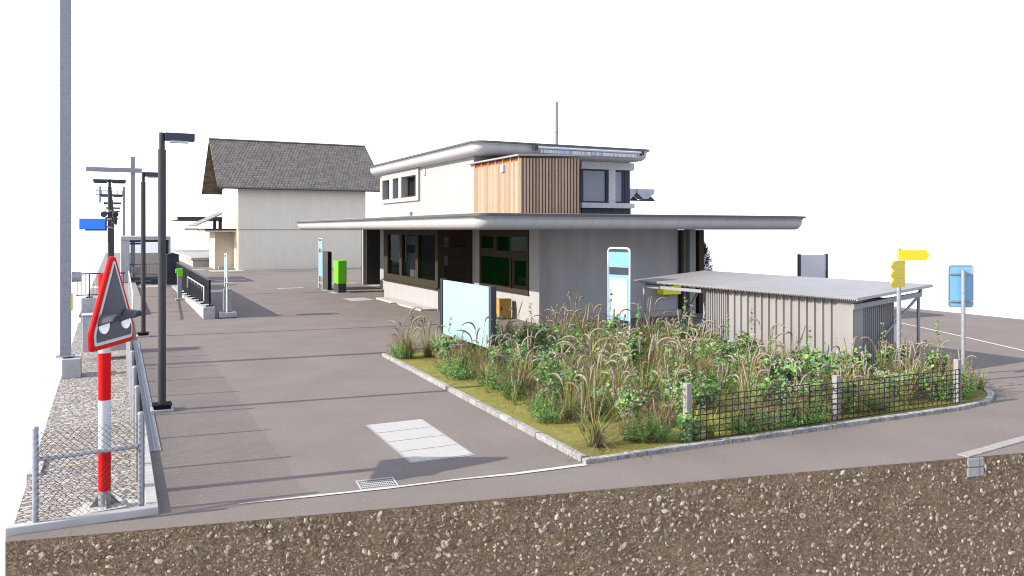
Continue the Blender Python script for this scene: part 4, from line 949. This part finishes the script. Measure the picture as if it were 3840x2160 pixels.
# ------------------------------------------------------------------ signs in the bed
t = thing('hiking_signpost', 'galvanised post with yellow arrow boards pointing left and right', 'signpost', (13.94, 10.66, 0))
x, y = 13.94, 10.66
g = MB(); g.tube([(x, y, 0), (x, y, 2.62)], .042, 14); g.build('post', M['steel'], t)
ca = math.atan2(-.4472, .8944)
T = Matrix.Translation((x, y, 0)) @ Matrix.Rotation(ca, 4, 'Z') @ Matrix(((1, 0, 0, 0), (0, 0, -1, 0), (0, 1, 0, 0), (0, 0, 0, 1)))
g = MB(); g.prism([(-.03, 2.38), (.515, 2.38), (.585, 2.485), (.515, 2.59), (-.03, 2.59)], .045, .06, T); g.build('arrow_board', M['yellow'], t)
T = Matrix.Translation((x, y, 0)) @ Matrix.Rotation(ca + R(38), 4, 'Z') @ Matrix(((1, 0, 0, 0), (0, 0, -1, 0), (0, 1, 0, 0), (0, 0, 0, 1)))
for k in range(3):
    z = 1.855 + k * .174; g = MB(); g.prism([(.10, z), (.10, z + .172), (-.345, z + .173), (-.435, z + .0865), (-.345, z)], .045, .075, T); g.build('arrow_board', M['yellow'], t)
t = thing('bus_stop_sign', 'light blue rounded sign panel on a galvanised post at the bed end', 'sign', (14.95, 10.0, 0))
g = MB(); g.tube([(14.93, 9.98, 0), (14.93, 9.98, 2.2)], .04, 14); g.build('post', M['steel'], t)
T = Matrix.Translation((14.93, 9.98, 0)) @ Matrix.Rotation(ca - R(8), 4, 'Z')
rr = [(px, pz) for px, pz in rrect(-.24, .205, 1.47, 2.28, .05, 5)]
T2 = T @ Matrix(((1, 0, 0, 0), (0, 0, -1, 0), (0, 1, 0, 0), (0, 0, 0, 1)))
g = MB(); g.prism(rr, -.085, -.07, T2); g.build('panel', M['blue'], t)
g = MB(); g.tube([tuple(T2 @ Vector((px, pz, -.078))) for px, pz in rr + rr[:1]], .016, 6, False); g.build('rim', M['steel'], t)
g = MB()
for z in (2.12, 1.58): g.box(-.24, .042, z - .015, .205, .068, z + .015, T)
g.build('bracket_bar', M['steel'], t)

# ------------------------------------------------------------------ planted bed
BED = [(5.45, 8.68), (12.5, 8.50), (13.5, 8.62), (14.1, 8.98), (14.55, 9.5), (14.75, 10.1), (14.6, 10.8), (12.9, 11.2), (12.55, 17.0), (12.3, 19.2), (6.6, 18.45), (5.62, 18.05)]
g = MB(); g.add([(x, y, .045) for x, y in BED], [tuple(range(len(BED)))]); struct(g, 'bed_ground', M['moss'])
def setts(label, pts, w, h, step):
    g = MB()
    for (x0, y0), (x1, y1) in zip(pts, pts[1:]):
        Lh = math.hypot(x1 - x0, y1 - y0); k = max(1, round(Lh / step)); T = Matrix.Translation((x0, y0, 0)) @ Matrix.Rotation(math.atan2(y1 - y0, x1 - x0), 4, 'Z')
        for i in range(k): g.box(Lh * i / k + .004, ru(-.004, .004), -.02, Lh * (i + 1) / k - .004, w, h + ru(-.004, .004), T)
    o = g.build('bed_kerb', M['cobble'], None, .008); tag(o, label, 'kerb')
setts('rough granite kerb along the left edge of the planted bed', [(5.62, 18.12), (5.36, 8.74)], .10, .075, .32)
setts('grey granite kerb curving along the front and right end of the planted bed', [(5.36, 8.62), (12.5, 8.42), (13.5, 8.52), (14.2, 8.90), (14.65, 9.45), (14.86, 10.1)], .10, .06, .16)
setts('thin stone kerb along the back edge of the planted bed', [(12.3, 19.3), (6.6, 18.56), (5.64, 18.16)], .09, .06, .32)
mf = thing('mesh_fence', 'low black wire grid fence between three square concrete posts', 'fence', (10, 8.75, 0))
PP = [(7.14, 8.80, .85), (10.02, 8.76, .73), (12.86, 8.70, .78)]
for x, y, h in PP:
    g = MB(); g.box(x - .045, y - .045, 0, x + .045, y + .045, h); g.build('post', M['postc'], mf, .006)
def grid(x0, y0, x1, y1, z0, zt0, zt1, nx, nz):
    g = MB()
    for i in range(nx + 1):
        t_ = i / nx; x, y = x0 + (x1 - x0) * t_, y0 + (y1 - y0) * t_; g.tube([(x, y, z0), (x, y, zt0 + (zt1 - zt0) * t_)], .0072, 5)
    for j in range(nz + 1):
        w = j / nz; g.tube([(x0, y0 - .006, z0 + (zt0 - z0) * w), (x1, y1 - .006, z0 + (zt1 - z0) * w)], .0078, 5)
    g.build('wire_panel', M['wire'], mf)
grid(7.2, 8.74, 9.38, 8.71, .06, .66, .66, 19, 7); grid(9.40, 8.71, 12.84, 8.645, .06, .63, .62, 30, 7)

# plants -----------------------------------------------------------
def blade(mb, base, az, lean, L, w, droop, n=5, twist=0):
    p = Vector(base); th = lean; h = Vector((math.cos(az), math.sin(az), 0)); side = Vector((-h.y, h.x, 0)); vs = []
    for i in range(n + 1):
        ww = w * (1 - (i / n) ** 2) * .5 + .0006
        vs += [p - side * ww, p + side * ww]
        d = h * math.sin(th) + Vector((0, 0, 1)) * math.cos(th); p = p + d * (L / n); th += droop / n
    mb.add(vs, [(2 * i, 2 * i + 1, 2 * i + 3, 2 * i + 2) for i in range(n)], True)
def seedhead(base, az, lean, hstem, L, arch):
    """stem and bristly head as one mesh in two materials"""
    mb = MB(); p = Vector(base); h = Vector((math.cos(az), math.sin(az), 0)); th = lean; pts = [p.copy()]
    for i in range(5):
        p = p + (h * math.sin(th) + Vector((0, 0, math.cos(th)))) * (hstem / 5); pts.append(p.copy()); th += .02
    mb.cur = 0; mb.tube(pts, .004, 4, False)
    mb.cur = 1; hp = [p.copy()]; n = 9; dirs = []
    for i in range(n):
        d = h * math.sin(th) + Vector((0, 0, math.cos(th))); dirs.append(d); p = p + d * (L / n); hp.append(p.copy()); th += arch / n
    rs = [.006 + .011 * math.sin(math.pi * min(1, (i + .6) / (n + .6))) ** .6 for i in range(n + 1)]
    mb.tube(hp, rs, 6, True)
    for k in range(110):
        i = random.randrange(n); q = hp[i].lerp(hp[i + 1], rnd()); d = dirs[i]; o = d.orthogonal().normalized(); o.rotate(Matrix.Rotation(ru(0, 6.28), 3, d))
        tip = q + o * ru(.016, .030) + d * ru(.004, .03); s = d.cross(o).normalized() * .0028; q2 = q + o * rs[i] * .8
        mb.add([q2 - s, q2 + s, tip], [(0, 1, 2)])
    return mb
def proto_grass(k, dark=.7, heads=8, wide=.75):
    t = thing('fountain_grass_plant', 'tuft', 'ornamental grass', (0, 0, -50))
    g = MB()
    for i in range(105):
        g.cur = 0 if rnd() < dark else (1 if rnd() < .35 else 2); a = ru(0, 6.28)
        blade(g, (ru(-.08, .08), ru(-.08, .08), 0), a, ru(.08, wide), ru(.45, 1.05), ru(.007, .011), ru(.6, 2.2), 6)
    for i in range(8 if wide < 1 else 3):
        g.cur = 1; blade(g, (ru(-.06, .06), ru(-.06, .06), 0), ru(0, 6.28), ru(0, .22), ru(.4, .8), .008, .2)
    g.build('blades', [M['blade_brown'], M['blade_straw'], M['blade_green']], t, local=True)
    for i in range(heads):
        mb = seedhead((ru(-.05, .05), ru(-.05, .05), 0), ru(0, 6.28), ru(.04, .32), ru(.5, .95), ru(.2, .4), ru(.0, .5) if rnd() < .4 else ru(1.0, 2.7))
        mb.build('seed_head', [M['blade_straw'], M['seed']], t, local=True)
    return t
def leafdisc(mb, c, nrm, r):
    u = nrm.orthogonal().normalized(); u.rotate(Matrix.Rotation(ru(0, 6.28), 3, nrm)); w = nrm.cross(u); vs = [c - nrm * r * .15]
    for j in range(10):
        a = 2 * math.pi * j / 10; rr = r * (1.0 if j % 2 else .82); rr *= .35 if j == 0 else 1
        vs.append(c + (u * math.cos(a) + w * math.sin(a)) * rr + nrm * ru(-.1, .12) * r)
    mb.add(vs, [(0, j, j % 10 + 1) for j in range(1, 11)], False)
def proto_mallow(k, H=.75, spread=.33, spires=1):
    t = thing('mallow', 'mallow', 'flowering plant', (0, 0, -50))
    st = MB(); lf = MB(); fw = MB()
    for s in range(9):
        a = ru(0, 6.28); lean = ru(.05, .6) if s >= spires else ru(0, .08); Hs = H * ru(.7, 1.05) if s >= spires else H * ru(1.5, 1.9)
        top = Vector((math.cos(a) * math.sin(lean), math.sin(a) * math.sin(lean), math.cos(lean))) * Hs
        top.x *= spread / .33; top.y *= spread / .33
        mid = top * .5 + Vector((ru(-.04, .04), ru(-.04, .04), .03)); st.tube([(0, 0, 0), mid, top], [.008, .006, .003], 5, False)
        nl = 34 if s >= spires else 44
        for i in range(nl):
            f = (i + rnd()) / nl; f = .12 + .88 * f; q = (mid * (f / .5) if f < .5 else mid.lerp(top, (f - .5) / .5))
            sp = (.13 if s >= spires else .07) * (1.1 - .75 * f); q = q + Vector((ru(-1, 1), ru(-1, 1), ru(-.6, .6))) * sp
            nrm = Vector((ru(-.7, .7) - .25, ru(-.7, .7), ru(.3, 1.0))).normalized()
            r = ru(.018, .036) if rnd() < .82 else ru(.045, .075)
            if s < spires: r *= .75
            leafdisc(lf, q, nrm, r)
            if rnd() < .55:
                c = q + Vector((ru(-1, 1), ru(-1, 1), ru(-.2, .8))) * .045; nn = Vector((ru(-1, .5), ru(-.8, .4), ru(.1, 1))).normalized(); u = nn.orthogonal().normalized(); w = nn.cross(u); fr = ru(.013, .021)
                for j in range(5):
                    a0 = 2 * math.pi * j / 5 + rnd() * .2; d = u * math.cos(a0) + w * math.sin(a0); e = u * math.cos(a0 + 1.5) + w * math.sin(a0 + 1.5)
                    fw.add([c, c + d * fr - e * fr * .38, c + d * fr * 1.25 + nn * fr * .2, c + d * fr + e * fr * .38], [(0, 1, 2, 3)])
    st.build('stems', M['stalk'], t, local=True); lf.build('leaves', M['leaf'], t, local=True); fw.build('flowers', M['flower'], t, local=True)
    return t
def proto_shrub(k, H=.42, W=.36, red=26):
    t = thing('low_shrub', 'shrub', 'shrub', (0, 0, -50)); lf = MB(); st = MB(); bd = MB()
    for s in range(40):
        a = ru(0, 6.28); rr = W * math.sqrt(rnd()); hh = H * (1 - .55 * (rr / W) ** 2) * ru(.7, 1.1)
        b0 = Vector((math.cos(a) * rr * .35, math.sin(a) * rr * .35, 0)); tp = Vector((math.cos(a) * rr, math.sin(a) * rr, hh)); st.tube([b0, tp], .003, 3, False)
        for i in range(52):
            f = ru(.15, 1); q = b0.lerp(tp, f) + Vector((ru(-1, 1), ru(-1, 1), ru(-1, 1))) * .04; d = Vector((ru(-1, 1), ru(-1, 1), ru(-.2, 1))).normalized(); u = d.orthogonal().normalized(); r = ru(.010, .019)
            lf.add([q, q + d * r + u * r * .55, q + d * r * 2, q + d * r - u * r * .55], [(0, 1, 2, 3)])
        if s < red:
            e = tp + Vector((ru(-.04, .04), ru(-.04, .04), ru(.10, .24))); bd.tube([tp, e], .0025, 3, False)
            for i in range(26):
                q = tp.lerp(e, ru(.2, 1.02)) + Vector((ru(-1, 1), ru(-1, 1), ru(-1, 1))) * .012; r = ru(.004, .009); u = Vector((ru(-1, 1), ru(-1, 1), ru(-1, 1))).normalized(); w = u.orthogonal().normalized()
                bd.add([q - u * r, q + w * r, q + u * r, q - w * r], [(0, 1, 2, 3)])
    lf.build('leaves', M['leaf2'], t, local=True); st.build('twigs', M['stalk'], t, local=True)
    if red: bd.build('seed_sprays', M['bud'], t, local=True)
    return t
def proto_spike(k):
    t = thing('white_spike_flower', 'spike', 'flowering plant', (0, 0, -50)); g = MB()
    for i in range(26):
        g.cur = 0 if rnd() < .5 else 1; blade(g, (ru(-.05, .05), ru(-.05, .05), 0), ru(0, 6.28), ru(.1, .7), ru(.25, .5), .010, ru(.4, 1.4))
    g.build('leaves', [M['blade_green'], M['blade_straw']], t, local=True)
    for s in range(3):
        mb = MB(); a = ru(0, 6.28); ln = ru(0, .14); Hs = ru(.55, .95); tp = Vector((math.cos(a) * math.sin(ln), math.sin(a) * math.sin(ln), math.cos(ln))) * Hs
        mb.tube([(ru(-.03, .03), ru(-.03, .03), 0), tp], .004, 4, False); mb.cur = 1; Ls = ru(.18, .32); d = tp.normalized()
        mb.tube([tp - d * Ls, tp - d * Ls * .4, tp], [.004, .006, .002], 5)
        for i in range(120):
            f = rnd(); q = tp - d * Ls * f; o = d.orthogonal().normalized(); o.rotate(Matrix.Rotation(ru(0, 6.28), 3, d)); r = ru(.004, .009) ; q = q + o * (.005 + .008 * f); w = d.cross(o)
            mb.add([q - w * r, q + d * r, q + w * r, q - d * r + o * r], [(0, 1, 2, 3)])
        mb.build('flower_spike', [M['stalk'], M['spike']], t, local=True)
    return t
def proto_tuft(k, straw=.4):
    t = thing('grass_tuft_plant', 'tuft', 'grass tuft', (0, 0, -50)); g = MB()
    for i in range(75):
        g.cur = 0 if rnd() > straw else 1; blade(g, (ru(-.05, .05), ru(-.05, .05), 0), ru(0, 6.28), ru(.05, .6), ru(.3, .7), ru(.008, .013), ru(.4, 1.6))
    tag(g.build('blades', [M['blade_green'], M['blade_straw']], t, local=True), '', ''); 
    for c in t.children:
        del c['label']; del c['category']
    return t
KINDS = {
    'grass': ([proto_grass(0, .5, 6), proto_grass(1, .4, 5), proto_grass(2, .75, 2, 1.25), proto_grass(3, .35, 8)], 'brown fountain grass with arching bristly seed heads crowded in the planted bed', 'fountain grasses in the planted bed'),
    'mallow': ([proto_mallow(0, .75, .36, 0), proto_mallow(1, .6, .42, 0), proto_mallow(2, .8, .28, 1), proto_mallow(3, .6, .38, 0), proto_mallow(4, .7, .34, 0), proto_mallow(5, .55, .44, 0)], 'mallow with round green leaves and pale mauve flowers in the planted bed', 'mallows in the planted bed'),
    'shrub': ([proto_shrub(0), proto_shrub(1, .36, .42, 34), proto_shrub(2, .5, .3, 40)], 'low small leaved green shrub with reddish seed tips in the planted bed', 'low shrubs in the planted bed'),
    'spike': ([proto_spike(0), proto_spike(1), proto_spike(2)], 'slender plant with fuzzy whitish flower spikes among the grasses', 'white spiked plants in the planted bed'),
    'tuft': ([proto_tuft(0), proto_tuft(1, .7)], 'plain yellowish green grass tuft without seed heads in the planted bed', 'green grass tufts in the planted bed'),
}
def inside(x, y, poly):
    c = False; n = len(poly)
    for i in range(n):
        (x0, y0), (x1, y1) = poly[i - 1], poly[i]
        if (y0 > y) != (y1 > y) and x < (x1 - x0) * (y - y0) / (y1 - y0) + x0: c = not c
    return c
used = {}
def plant(kind, x, y, s=1.0, label=None, var=None):
    protos, lab, grp = KINDS[kind]; i = random.randrange(len(protos)) if var is None else var
    o = dup(protos[i], (x, y, .04), ru(0, 6.28), s, label or lab, grp)
    return o
# single plants that stand out in the picture
plant('grass', 5.98, 17.3, 1.25, 'tall fountain grass standing alone at the far left tip of the bed', 0)
plant('shrub', 5.85, 17.35, .95, 'low green shrub at the foot of the tall grass on the left tip', 0)
plant('grass', 5.85, 9.15, 1.15, 'arching brown grass nearest the front left corner of the bed', 2)
plant('grass', 6.3, 10.6, 1.0, None, 1)
plant('shrub', 5.95, 10.7, 1.0, 'low green shrub spilling over the left kerb', 0)
plant('shrub', 6.05, 14.6, 1.15, None, 1); plant('shrub', 6.35, 15.1, 1.1, None, 2); plant('tuft', 6.25, 13.6, .95, 'bright grass tuft on the open moss near the left kerb', 0)
plant('spike', 6.0, 13.0, .6); plant('spike', 6.15, 15.9, .9); plant('spike', 6.0, 11.9, .7); plant('mallow', 6.6, 16.6, .95, None, 1); plant('mallow', 6.3, 11.2, .8, None, 1)
plant('grass', 6.9, 10.2, .9, None, 3); plant('tuft', 6.4, 9.2, .8, None, 1); plant('spike', 6.1, 9.9, .75)
plant('shrub', 6.75, 9.0, .85, 'low green shrub at the front kerb left of the first fence post', 2); plant('shrub', 6.55, 9.15, .8, None, 0); plant('grass', 6.8, 9.05, .6, None, 2)
plant('mallow', 7.05, 8.75, .62, 'leafy mallow climbing round the first concrete fence post', 2); plant('mallow', 7.25, 8.80, .45, None, 1)
plant('tuft', 7.55, 8.82, .85, 'long green grass tuft leaning through the wire grid fence', 0); plant('mallow', 6.9, 9.75, .75, None, 0)
for x in (8.1, 8.6, 9.1, 9.5): plant('shrub', x, 8.78 + ru(0, .12), .8, None, random.choice((0, 1)))
plant('shrub', 13.2, 9.0, 1.15, 'bushy green shrub at the rounded right end of the bed', 0); plant('shrub', 13.5, 9.15, 1.1, None, 2); plant('shrub', 12.9, 8.95, .9, None, 1)
plant('mallow', 13.6, 9.6, 1.0, 'tall mallow at the foot of the blue bus stop sign', 2); plant('grass', 13.9, 9.9, .8, None, 1); plant('grass', 13.1, 9.7, .9, None, 0)
plant('mallow', 10.9, 16.3, 1.15, None, 2); plant('mallow', 12.0, 15.0, 1.05, None, 2); plant('mallow', 12.1, 12.9, 1.0, None, 2); plant('tuft', 10.9, 8.85, .85, None, 0); plant('mallow', 10.45, 8.95, .8, None, 2); plant('spike', 10.7, 8.9, 1.0); plant('grass', 11.9, 8.95, .75, None, 1)
pts = []
def free(x, y, d): return all((x - a) ** 2 + (y - b) ** 2 > d * d for a, b in pts)
tries = 0
while len(pts) < 260 and tries < 16000:
    tries += 1; x, y = ru(5.6, 14.6), ru(8.8, 19.0)
    if not inside(x, y, BED) or y < 8.95 or (x > 10.2 and 16.8 < y < 18.4): continue
    if x < 6.1 + ru(0, .75): continue
    if abs(x - 7.25) < .25 and y > 15.2: continue
    if x < 7.25 and y > 15.0 and rnd() < .6: continue
    if x < 8.8 and y < 10.4 and rnd() < .7: continue
    if x < 9.8 and y < 9.9 and rnd() < .5: continue
    if not free(x, y, .34): continue
    pts.append((x, y)); r = rnd(); nz = noise.noise(Vector((x * .7, y * .7, 3)))
    k = 'grass' if r < .24 else 'mallow' if r < .24 + .28 + .1 * nz else 'shrub' if r < .77 else 'spike' if r < .84 else 'tuft'
    plant(k, x, y, ru(.75, 1.12) * (1.0 if y > 10.5 else .88))
for k in KINDS.values():
    for p in k[0]:
        for c in list(p.children): D.objects.remove(c)
        D.objects.remove(p)
# short ground cover blades
g = MB()
for k in range(9000):
    x, y = ru(5.5, 14.4), ru(8.75, 18.6)
    if k > 3000 and (x > 9 or y > 14): continue
    if inside(x, y, BED): blade(g, (x, y, .04), ru(0, 6.28), ru(.2, 1.1), ru(.03, .09), .006, ru(.2, 1), 2)
struct(g, 'ground_cover', M['blade_straw'], 'stuff')['label'] = 'short yellowish moss and grass covering the bed ground'

# ------------------------------------------------------------------ light, sky, camera
w = D.worlds.new('World'); scene.world = w; w.use_nodes = True
N = w.node_tree.nodes; L = w.node_tree.links; out = N['World Output']; bg = N['Background']
el, az = R(30), math.atan2(.1236, -.9923)          # direction towards the sun
sky = N.new('ShaderNodeTexSky'); sky.sky_type = 'NISHITA'; sky.sun_disc = False; sky.sun_elevation = el; sky.sun_rotation = math.pi / 2 - az
L.new(sky.outputs[0], bg.inputs[0]); bg.inputs[1].default_value = .05
b2 = N.new('ShaderNodeBackground'); b2.inputs[0].default_value = (.90, .95, 1.16, 1); b2.inputs[1].default_value = .58
ad = N.new('ShaderNodeAddShader'); L.new(bg.outputs[0], ad.inputs[0]); L.new(b2.outputs[0], ad.inputs[1]); L.new(ad.outputs[0], out.inputs[0])
ld = D.lights.new('Sun', 'SUN'); ld.energy = 4.4; ld.angle = R(.5); ld.color = (1, .925, .82)
so = D.objects.new('Sun', ld); COL.objects.link(so); so.location = (-20, 5, 20)
sd = Vector((math.cos(el) * math.cos(az), math.cos(el) * math.sin(az), math.sin(el)))
so.rotation_euler = sd.to_track_quat('Z', 'Y').to_euler()
cd = D.cameras.new('Camera'); co = D.objects.new('Camera', cd); COL.objects.link(co); scene.camera = co
cd.sensor_width = 36; cd.lens = 36 * 2970 / 3840; cd.shift_y = -(1080 - 860) / 3840; cd.clip_start = .1; cd.clip_end = 2000
co.location = (0, 0, 3); co.rotation_euler = (R(90), 0, -math.atan2(.44721, .89443))
vs_ = scene.view_settings; vs_.view_transform = 'Standard'; vs_.look = 'None'; vs_.exposure = 1.2; vs_.gamma = 1
scene.cycles.filter_width = 1.05; scene.cycles.max_bounces = 8; scene.cycles.transparent_max_bounces = 12
